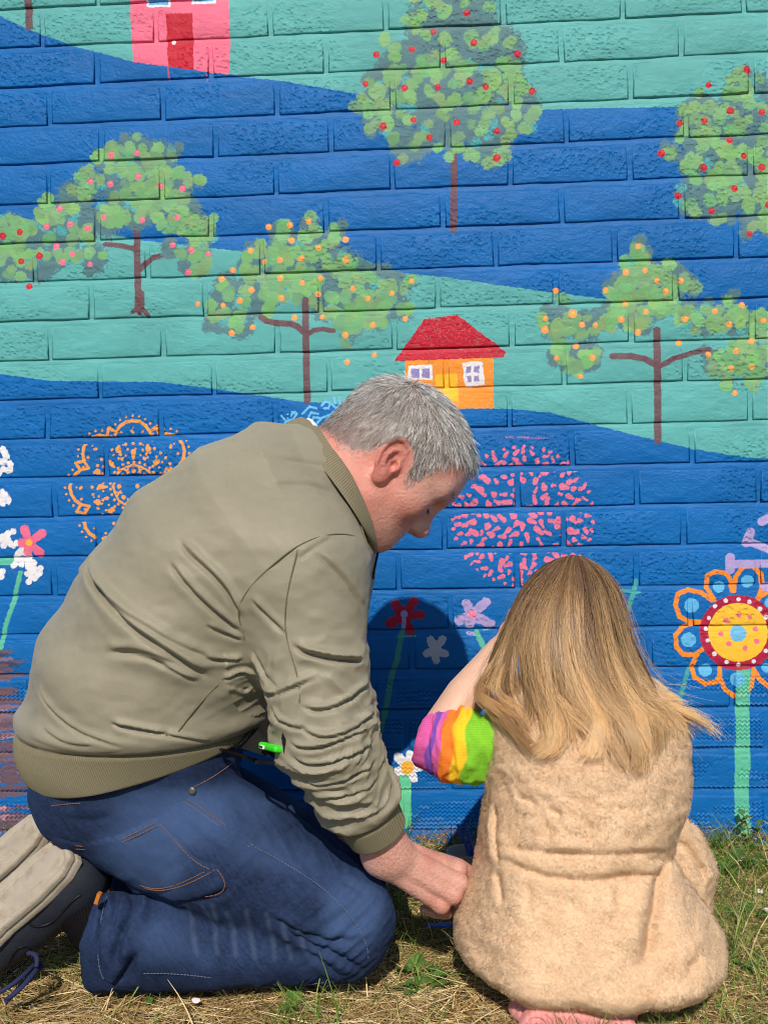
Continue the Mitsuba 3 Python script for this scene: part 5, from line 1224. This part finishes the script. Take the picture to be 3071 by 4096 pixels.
pick = r_.choice(len(gf), 190000, p=ar / ar.sum()); w = r_.dirichlet([1, 1, 1], len(pick))[:, :, None]
root = (gv2[gf[pick]] * w).sum(1); nn = (n2[gf[pick]] * w).sum(1); nn /= np.linalg.norm(nn, axis=1, keepdims=True)
comb = np.stack([meshkit.noise(root * 70, 1) - .5, meshkit.noise(root * 70, 2) - .5, meshkit.noise(root * 70, 3) - .9], -1) * 1.5
dirn = nn * .8 + comb * .26 + r_.normal(0, .16, nn.shape); dirn /= np.linalg.norm(dirn, axis=1, keepdims=True)
ln = r_.uniform(.0020, .0040, len(pick))
t = np.array([0, 1.0])
path = root[:, None] + ln[:, None, None] * dirn[:, None] * t[None, :, None]
part_ = (1 - np.abs(2 * meshkit.noise(root * [120, 90, 170], 9) - 1)) ** 4 * (.35 + .65 * meshkit.noise(root * 16, 3))
tone = (.80 + .13 * meshkit.noise(root * 60, 5)) * r_.uniform(.94, 1.06, len(pick)) * (1 - .20 * part_)
cols = np.array(rgb(230, 200, 166))[None, None] * tone[:, None, None] * np.array([.92, 1.05])[None, :, None]
made = strands(path, np.full(len(pick), .00036), cols, .3)
pn = nn[:, None] + .25 * dirn[:, None] + r_.normal(0, .15, (len(pick), 2, 3)) + (np.stack([meshkit.noise(root * 140, k) for k in (11, 12, 13)], -1) - .5)[:, None] * .9; pn /= np.linalg.norm(pn, axis=2, keepdims=True)
scene['plush'] = {'type': 'twosided', 'bsdf': {'type': 'principled', 'base_color': {'type': 'mesh_attribute', 'name': 'vertex_color'}, 'roughness': .85, 'specular': .1, 'sheen': .5}}
put('pile', hair_shape(made, 'plush', pn), VEST, kind='stuff')
# body: head, neck, left arm raised to the wall with a brush in the hand, right arm in front
GH = np.array((.1735,-.44,.4632))
GS, GE, GW = np.array((.082,-.515,.3109)), np.array((-.0168,-.476,.3131)), np.array((.0785,-.42,.4223))
GHd = (GW - GE) / np.linalg.norm(GW - GE)
def girl_field(p):
    d = egg(p, GH + [0, 0, -.008], (.060, .072, .084))
    d = join(d, egg(p, GH + [0, .045, -.045], (.052, .045, .045)), .03)
    d = join(d, egg(p, GH + [0, .088, -.03], (.009, .012, .010)), .01)
    for s in (-1, 1):
        d = join(d, egg(p, GH + [s * .070, .004, -.025], (.010, .016, .025)), .006)
    d = join(d, cone(p, GH + [0, .0, -.06], GH + [0, -.05, -.17], .040, .046), .03)
    d = join(d, cone(p, GS + [.01, 0, -.02], GS + [.18, 0, -.02], .04, .04), .04)
    d = join(d, chain(p, [GS, GE, GE * .55 + GW * .45, GW], [.026, .0265, .0300, .0215]), .012)
    h = egg(p, GW + GHd * .030, (.022, .018, .024))
    for k in range(4):
        b = GW + GHd * .050 + np.array([-.016 + .0105 * k, .006, .006])
        h = join(h, chain(p, [b, b + [.006, .020, .010], b + [.010, .026, -.006], b + [.008, .016, -.014]], [.0070, .0064, .0060, .0052]), .003)
    b = GW + GHd * .018 + np.array([.018, -.002, .0])
    h = join(h, chain(p, [b, b + [.010, .012, .016], b + [.006, .026, .024]], [.0080, .0070, .0060]), .004)
    d = join(d, h, .01)
    R0, R1, R2 = GS + [.175, .02, -.02], GS + [.185, .12, -.11], GS + [.10, .24, -.06]
    d = join(d, chain(p, [R0, R1, R2], [.036, .031, .022]), .012)
    d = join(d, egg(p, R2 + [-.03, .01, .01], (.028, .018, .02)), .01)
    for k in range(4):
        b = R2 + np.array([-.045, .012 * k - .014, .012])
        d = join(d, chain(p, [b, b + [-.018, .002, .002], b + [-.026, .004, -.012]], [.0065, .006, .005]), .003)
    # folded legs under the waistcoat
    for s in (-1, 1):
        hip, kn, an = np.array([.170 + s * .05, -.53, .13]), np.array([.170 + s * .05, -.34, .13]), np.array([.170 + s * .05, -.53, .06])
        d = join(d, chain(p, [hip, kn, an], [.05, .04, .028]), .02)
    return d
cv, cf = solid(girl_field, (-.14, -.70, .0), (.42, -.14, .78), .0030)
SAVED['girl'] = (cv, cf)
mat('child_skin', lambda p, n, uv: mix((.66, .42, .32), (.70, .46, .36), fbm(p.x * 60, p.y * 60, p.z * 60)), rough=.5, spec=.4)
put('body', ply((cv, cf), 'child_skin', smooth=True), girl)
# striped sleeve
SE = np.array((-.0304,-.495,.3092)); SS = np.array((.0675,-.515,.3122))
sax = (SE - SS) / np.linalg.norm(SE - SS); SLEN = float(np.linalg.norm(SE - SS))
def sleeve_f(p):
    d = chain(p, [SS, SS * .45 + SE * .55, SE], [.036, .041, .036])
    d = join(d, egg(p, SS * .5 + SE * .5 + [0, 0, -.012], (.055, .043, .044)), .02)
    e = SE + sax * .010 + np.array([0, 0, .0])
    nrm = (sax + np.array([0, 0, .28])); nrm /= np.linalg.norm(nrm)
    return cut(d, -((p - e.astype(f32)) @ nrm.astype(f32)), .006)
wv, wf = solid(sleeve_f, (-.10, -.66, .18), (.24, -.36, .46), .0022)
SAVED['sleeve'] = (wv, wf)
wn = normals(wv, wf)
along = (wv - SS) @ sax / SLEN
wob = (meshkit.noise(wv * 38, 4) - .5) * .30
push = .0014 * np.sin((along + wob) * 30) * np.clip(along * 3, 0, 1) * (along < .86) + (meshkit.fbm(wv * 45, 3) - .5) * .008
rg = (1 - np.abs(2 * meshkit.noise(np.stack([along * 8 + .8 * meshkit.noise(wv * 25, 8), wv[:, 2] * 14, wv[:, 1] * 14], -1), 3) - 1)) ** 2
push += .0062 * (rg - .35) * (along < .84)
push -= .0028 * np.exp(-((along - .88) / .018) ** 2)
wv2 = wv + wn * push[:, None]
BANDS = [(-9, rgb(130, 200, 56)), (.38, rgb(246, 204, 52)), (.535, rgb(240, 130, 52)), (.70, rgb(222, 104, 178)), (.80, rgb(124, 84, 186)), (.895, rgb(214, 96, 168))]
SSf, SXf = [float(k) for k in SS], [float(k) for k in sax]
def stripes(p, n, uv):
    t = ((p.x - SSf[0]) * SXf[0] + (p.y - SSf[1]) * SXf[1] + (p.z - SSf[2]) * SXf[2]) / SLEN
    t = t + (p.z - SSf[2]) * 2.2 + (noise(p.x * 30, p.y * 30, p.z * 30) - .5) * .17
    c = mi.Color3f(BANDS[0][1])
    for a, k in BANDS[1:]:
        c = mix(c, k, smoothstep(a - .018, a + .018, t))
    kn_ = dr.abs(p.z * 500 - dr.floor(p.z * 500) - .5) * 2
    return c * (.80 + .2 * kn_ + .12 * noise(p.x * 600, p.y * 600, p.z * 600))
mat('striped_jersey', stripes, rough=.9, spec=.1, sheen=.3)
put('sleeve', ply((wv2, wf), 'striped_jersey', smooth=True), girl, label='rolled sleeve striped green, yellow, orange, pink and purple')
# pale pink shoe, its ridged sole turned to the viewer
def sole_tread(p, n, uv):
    g = dr.abs(p.x * 150 - dr.floor(p.x * 150) - .5) * 2
    return mix(rgb(206, 132, 132), rgb(232, 164, 160), g * .5 + .5 * fbm(p.x * 80, p.y * 80, p.z * 80))
mat('pink_rubber', sole_tread, rough=.7, spec=.25)
PS0, PS1 = np.array((.0759,-.665,.0114)), np.array((.2183,-.665,.0072))
def girl_sole(p):
    q = p - ((PS0 + PS1) / 2).astype(f32)
    L = np.linalg.norm(PS1 - PS0)
    x = q[:, 0] / (L / 2)
    halfz = .030 * (1 - .16 * np.sin(x * 2.2 + .4)) * np.sqrt(np.clip(1.02 - np.abs(x) ** 4, .001, 1))
    w = np.maximum(np.abs(q[:, 2] + .012) - halfz, np.abs(q[:, 0]) - L / 2 * 1.0)
    ridges = .0014 * np.clip(np.sin(q[:, 0] * 900) * 2, -1, 1) * (x > .25) + .0014 * np.clip(np.sin(np.hypot(q[:, 0] + .05, q[:, 2]) * 800) * 2, -1, 1) * (x < .05)
    h = np.abs(q[:, 1]) - .011 + ridges * (q[:, 1] < 0) * (w < -.006)
    return -join(-w.astype(f32), -h.astype(f32), .008)
pv_, pf_ = solid(girl_sole, (.05, -.70, -.05), (.32, -.63, .05), .0018)
GSH = put('shoe', ply((pv_, pf_), 'pink_rubber', smooth=30), girl, label='pale pink shoe with its ridged sole turned back')
up_ = solid(lambda p: egg(p, (PS0 + PS1) / 2 + [0, .042, -.004], (.080, .045, .026)), (.05, -.70, -.06), (.36, -.55, .06), .003)
put('upper', ply(up_, 'pink_rubber', smooth=True), GSH)
# long hair: nine guide locks drawn down the back of the head, strands combed between them
GUIDES = [[(.1604,-.441,.5547),(.124,-.442,.533),(.0981,-.445,.4943),(.0804,-.454,.4497),(.0643,-.462,.4119),(.0491,-.502,.3801),(.0408,-.547,.3605),(.0439,-.586,.3473)],
          [(.1643,-.447,.5562),(.1243,-.472,.5206),(.0981,-.491,.4665),(.0811,-.503,.4114),(.0708,-.54,.3803),(.0778,-.594,.3545),(.0874,-.633,.3397),(.091,-.639,.3183)],
          [(.1691,-.45,.5575),(.1341,-.495,.517),(.1105,-.522,.4573),(.1075,-.532,.4154),(.1189,-.566,.3784),(.1209,-.607,.3568),(.1078,-.645,.3366),(.0889,-.653,.3217)],
          [(.1743,-.45,.5587),(.1472,-.512,.5118),(.132,-.54,.453),(.1361,-.559,.4011),(.1452,-.607,.3624),(.1473,-.651,.3376),(.1479,-.668,.3139),(.1529,-.678,.3)],
          [(.1809,-.449,.5592),(.1651,-.517,.5119),(.1628,-.546,.4533),(.1701,-.564,.4015),(.1845,-.613,.3604),(.1867,-.654,.338),(.1808,-.668,.3192),(.17,-.68,.3032)],
          [(.1859,-.45,.5585),(.188,-.512,.5111),(.1901,-.54,.4522),(.2001,-.555,.4058),(.2179,-.598,.3658),(.232,-.648,.342),(.2378,-.661,.3227),(.2307,-.673,.3065)],
          [(.1912,-.449,.5577),(.2125,-.497,.5127),(.2206,-.523,.4528),(.2314,-.539,.4029),(.2491,-.58,.3679),(.2635,-.625,.348),(.2681,-.648,.3305),(.2602,-.657,.3133)],
          [(.1968,-.446,.5562),(.23,-.474,.5139),(.2428,-.494,.4522),(.2534,-.505,.4034),(.2679,-.551,.3712),(.2893,-.586,.3558),(.2919,-.613,.3429),(.2898,-.635,.3285)],
          [(.2026,-.441,.5539),(.2439,-.444,.5083),(.2575,-.454,.4473),(.2686,-.47,.3947),(.2751,-.516,.3709),(.2934,-.537,.3617),(.2995,-.541,.3564),(.3151,-.53,.3468)]]
G = np.array([spline(g, 16) for g in GUIDES])
from scipy.interpolate import CubicSpline
from scipy.spatial import cKDTree
r_ = np.random.default_rng(12)
NH = 15000
s_ = r_.beta(1.0, 1.0, NH)
s_ = np.clip(s_ + .018 * np.sin(s_ * 75), 0, 1)
lock = np.clip(np.floor(s_ * 46 + r_.normal(0, .35, NH)), 0, 59).astype(int)
lr = np.random.default_rng(2)
ltone, lshift, lwave, lph = lr.random(60), lr.normal(0, .014, (60, 3)), lr.uniform(.5, 1.4, 60), lr.uniform(0, 6.28, 60)
H_ = CubicSpline(np.linspace(0, 1, 9), G, axis=0)(s_)            # strands, points, xyz
t = np.linspace(0, 1, 16)
lay = r_.random(NH) ** 1.5
a_ = (2 * s_ - 1)
H_[..., 1] += (lay * .016)[:, None] * np.clip(t * 3, 0, 1)
ends = np.clip((t - .45) / .55, 0, 1)[None]
H_ += lshift[lock][:, None] * ends[..., None] * [1.0, .35, .7]
curl = np.clip((t - .55) / .45, 0, 1) ** 1.6
ca = (4.2 * curl[None] * np.where(lph[lock] > 1.6, 1, -1)[:, None] * (.6 + .5 * ltone[lock])[:, None])
H_[..., 0] += (.013 * (1 - np.cos(ca)) * np.sign(lph[lock] - 1.6)[:, None]) * curl[None]
H_[..., 2] += .010 * np.abs(np.sin(ca)) * curl[None] * (.3 + ltone[lock])[:, None]
H_[..., 0] += .0105 * lwave[lock][:, None] * np.sin(t[None] * 6.2 + .6 * lph[lock][:, None]) * np.clip(t * 2 - .4, 0, 1)[None] + np.cumsum(r_.normal(0, .0007, (NH, 16)), 1) * ends * 1.3 + (r_.normal(0, .006, NH))[:, None] * ends ** 1.5
H_[..., 2] += (r_.normal(0, .004, NH))[:, None] * ends
# shoulder: strands lie on the waistcoat, never inside it
front = gv2[(gn[:, 1] < .1)]
tree2 = cKDTree(front[:, [0, 2]])
dd, ii = tree2.query(H_[..., [0, 2]].reshape(-1, 2))
surf = np.where(dd < .012, front[ii, 1], 9).reshape(NH, 16)
H_[..., 1] = np.minimum(H_[..., 1], surf - .004 - .012 * (1 - lay)[:, None])
lowt = np.clip((t - .45) / .2, 0, 1)[None] * (surf < 5)
H_[..., 1] = H_[..., 1] * (1 - lowt) + np.clip(H_[..., 1], surf - .007 - .013 * (1 - lay)[:, None], 9) * lowt
for _ in range(3):
    H_[:, 1:-1, 1] = .25 * H_[:, :-2, 1] + .5 * H_[:, 1:-1, 1] + .25 * H_[:, 2:, 1]
stop = np.clip(lr.uniform(.74, 1.02, 60)[lock] + r_.uniform(-.24, .04, NH), .5, 1.0)
stop = np.where(s_ > .93, r_.uniform(.58, .86, NH), stop)
gap = (s_ > .055) & (s_ < .235) & (r_.random(NH) < .9)
stop = np.where(gap, r_.uniform(.50, .66, NH), stop)
q = t[None] * stop[:, None] * 15
i0 = np.clip(np.floor(q).astype(int), 0, 14); fr_ = (q - i0)[..., None]
path = np.take_along_axis(H_, i0[..., None], 1) * (1 - fr_) + np.take_along_axis(H_, (i0 + 1)[..., None], 1) * fr_
light, mid, dark_ = np.array(rgb(230, 198, 150)), np.array(rgb(164, 128, 88)), np.array(rgb(104, 80, 60))
lt = np.clip(-.15 + 1.25 * ltone[lock] ** 1.3 + r_.normal(0, .26, NH), 0, 1)[:, None]
grad = np.clip((t[None] * stop[:, None] - .02) / .75, 0, 1)
k1 = np.clip(lt * (.30 + .35 * grad) + .62 * grad ** 1.3 - .06, 0, 1)[..., None]
cols = dark_ * (1 - k1) ** 1.2 + mid * (k1 * (1 - k1) * 1.4) + light * k1 ** 1.5
# stray hairs
fly = 700
fi = r_.integers(0, NH, fly)
fp = path[fi] + np.cumsum(r_.normal(0, .0034, (fly, 16, 3)), 1) * [1, .4, 1] * np.linspace(0, 1, 16)[None, :, None] + r_.normal(0, .008, (fly, 1, 3)) * np.linspace(0, 1, 16)[None, :, None]
fp[..., 1] -= .006
pathA = np.concatenate([path, fp]); colA = np.concatenate([cols, cols[fi]])
_vc = {'type': 'mesh_attribute', 'name': 'vertex_color'}
scene['blonde_hair'] = {'type': 'blendbsdf', 'weight': .45, 'a': {'type': 'twosided', 'bsdf': {'type': 'principled', 'base_color': _vc, 'roughness': .40, 'specular': .5}}, 'b': {'type': 'principledthin', 'base_color': _vc, 'roughness': .4, 'diff_trans': .8}}
aa = np.concatenate([a_, a_[fi]])[:, None]
n0 = np.stack([.95 * aa + 0 * pathA[..., 0], -np.sqrt(1 - .9 * aa ** 2) + 0 * pathA[..., 0], .18 + 0 * pathA[..., 0]], -1)
n0 = n0 + np.concatenate([lr.normal(0, .22, (60, 3))[lock], r_.normal(0, .3, (fly, 3))])[:, None] + r_.normal(0, .085, (len(pathA), 1, 3))
hn = across(n0, pathA)
made = strands(pathA, np.concatenate([np.full(NH, .00046), np.full(fly, .00022)]), colA, .35, flat=(0, 1, .2))
put('hair', hair_shape(made, 'blonde_hair', hn), girl, label='long blonde hair, browner at the crown, blown to the right')
scene['scalp_hair'] = {'type': 'twosided', 'bsdf': {'type': 'principled', 'base_color': col(rgb(96, 72, 52)), 'roughness': .7}}
cap = solid(lambda p: np.maximum(egg(p, GH + [0, -.004, .000], (.068, .080, .092)), np.maximum(p[:, 1] - (GH[1] + .055), (GH[2] - .085) - p[:, 2])), GH - .12, GH + .12, .004)
put('hair_cap', ply(cap, 'scalp_hair', smooth=True), girl)

# ---- things lying about: paint cup with brushes, a loose brush, the phone in the jacket pocket
mat('grey_plastic', rgb(168, 174, 168), rough=.5, spec=.4)
CUP = np.array((.0243,-.26,.0805))
cz = float(CUP[2])
prof = np.array([[0, .002], [.024, .002], [.0255, .004], [.031, cz - .002], [.0325, cz], [.0315, cz + .0008], [.030, cz - .002], [.0245, .006], [0, .006]])
m = trimesh.creation.revolve(prof, sections=40); m.apply_translation([CUP[0], CUP[1], 0])
put('paint_cup', ply(m, 'grey_plastic', smooth=35), None, 'grey plastic paint cup standing on the grass behind the waistcoat', 'cup')
mat('blue_lacquer', rgb(26, 66, 180), rough=.3, spec=.5, clearcoat=.5)
for (a, b), lab in ((((.0114,-.25,.1207), (.0377,-.27,.0545)), 'dark blue brush handle standing in the cup, left of two'), (((.0238,-.25,.1236), (.0399,-.27,.0545)), 'dark blue brush handle standing in the cup, right of two')):
    a, b = np.array(a), np.array(b)
    k = put('paintbrush', ply(tube_mesh(spline(np.vstack([a, (a + b) / 2 + [.0008, 0, 0], b]), 16), np.interp(np.linspace(0, 1, 16), [0, .06, .5, 1], [.0012, .0021, .0028, .0030]), 12), 'blue_lacquer', smooth=True))
    tag(k, lab, 'paintbrush')
mat('bright_blue', rgb(28, 104, 226), rough=.4, spec=.5)
LB0, LB1 = np.array((-.0397,-.385,0)), np.array((.0362,-.385,-.0011))
LB0[2] = LB1[2] = .012
k = put('paintbrush', ply(tube_mesh(spline(np.vstack([LB0, LB0 * .7 + LB1 * .3, LB1]), 20), np.interp(np.linspace(0, 1, 20), [0, .05, .3, 1], [.0012, .0026, .0032, .0044]), 12), 'bright_blue', smooth=True))
tag(k, 'bright blue paintbrush lying on the grass left of the waistcoat', 'paintbrush')
mat('bright_metal', rgb(180, 180, 184), rough=.3, metallic=1.0)
put('ferrule', ply(tube_mesh(spline(np.vstack([LB1, LB1 + [.012, 0, 0], LB1 + [.026, 0, 0]]), 8), .0046, 12), 'bright_metal', smooth=True), k)
mat('brown_bristle', rgb(60, 50, 44), rough=.8)
put('bristle', ply(tube_mesh(spline(np.vstack([LB1 + [.026, 0, 0], LB1 + [.036, 0, 0], LB1 + [.048, 0, -.002]]), 8), np.linspace(.0046, .0010, 8), 10), 'brown_bristle', smooth=True), k)
# phone: the charging end shows out of the pocket
P0 = np.array([(-.2229,-.6561,.3392)][0]); PA = np.array([(-.1964,-.6876,.3408)][0]) - np.array([(-.2653,-.5736,.3267)][0])
PA /= np.linalg.norm(PA); PN = P0 - EYE; PN = PN / np.linalg.norm(PN) + [0, 0, .06]; PN -= (PN @ PA) * PA; PN /= np.linalg.norm(PN); PT = np.cross(PA, PN)
def phone_part(w, d, h, at, r):
    c = trimesh.creation.box([w - 2 * r, d - 2 * r, h - 2 * r])
    import manifold3d
    pts = np.vstack([c.vertices + o for o in trimesh.creation.icosphere(1, r).vertices])
    m = trimesh.Trimesh(pts).convex_hull
    R = np.eye(4); R[:3, :3] = np.stack([PA, PN, PT], 1); R[:3, 3] = P0 + PA * at[0] + PN * at[1] + PT * at[2]
    m.apply_transform(R)
    return m
mat('green_silicone', rgb(60, 214, 44), rough=.5, spec=.4)
mat('port_black', rgb(14, 14, 16), rough=.4)
mat('port_white', rgb(214, 214, 210), rough=.5)
ph = thing('phone', 'phone in a bright green case poking out of the olive jacket pocket', 'phone')
put('case', ply(phone_part(.058, .040, .0090, (0, .019, 0), .0036), 'green_silicone', smooth=30), ph)
put('port_rim', ply(phone_part(.0125, .003, .0052, (.003, -.0066, 0), .0013), 'port_white', smooth=30), ph)
put('port', ply(phone_part(.0088, .003, .0024, (.003, -.0076, 0), .0011), 'port_black', smooth=30), ph)
put('microphone_hole', ply(phone_part(.0016, .003, .0016, (-.012, -.0062, 0), .0007), 'port_black', smooth=30), ph)
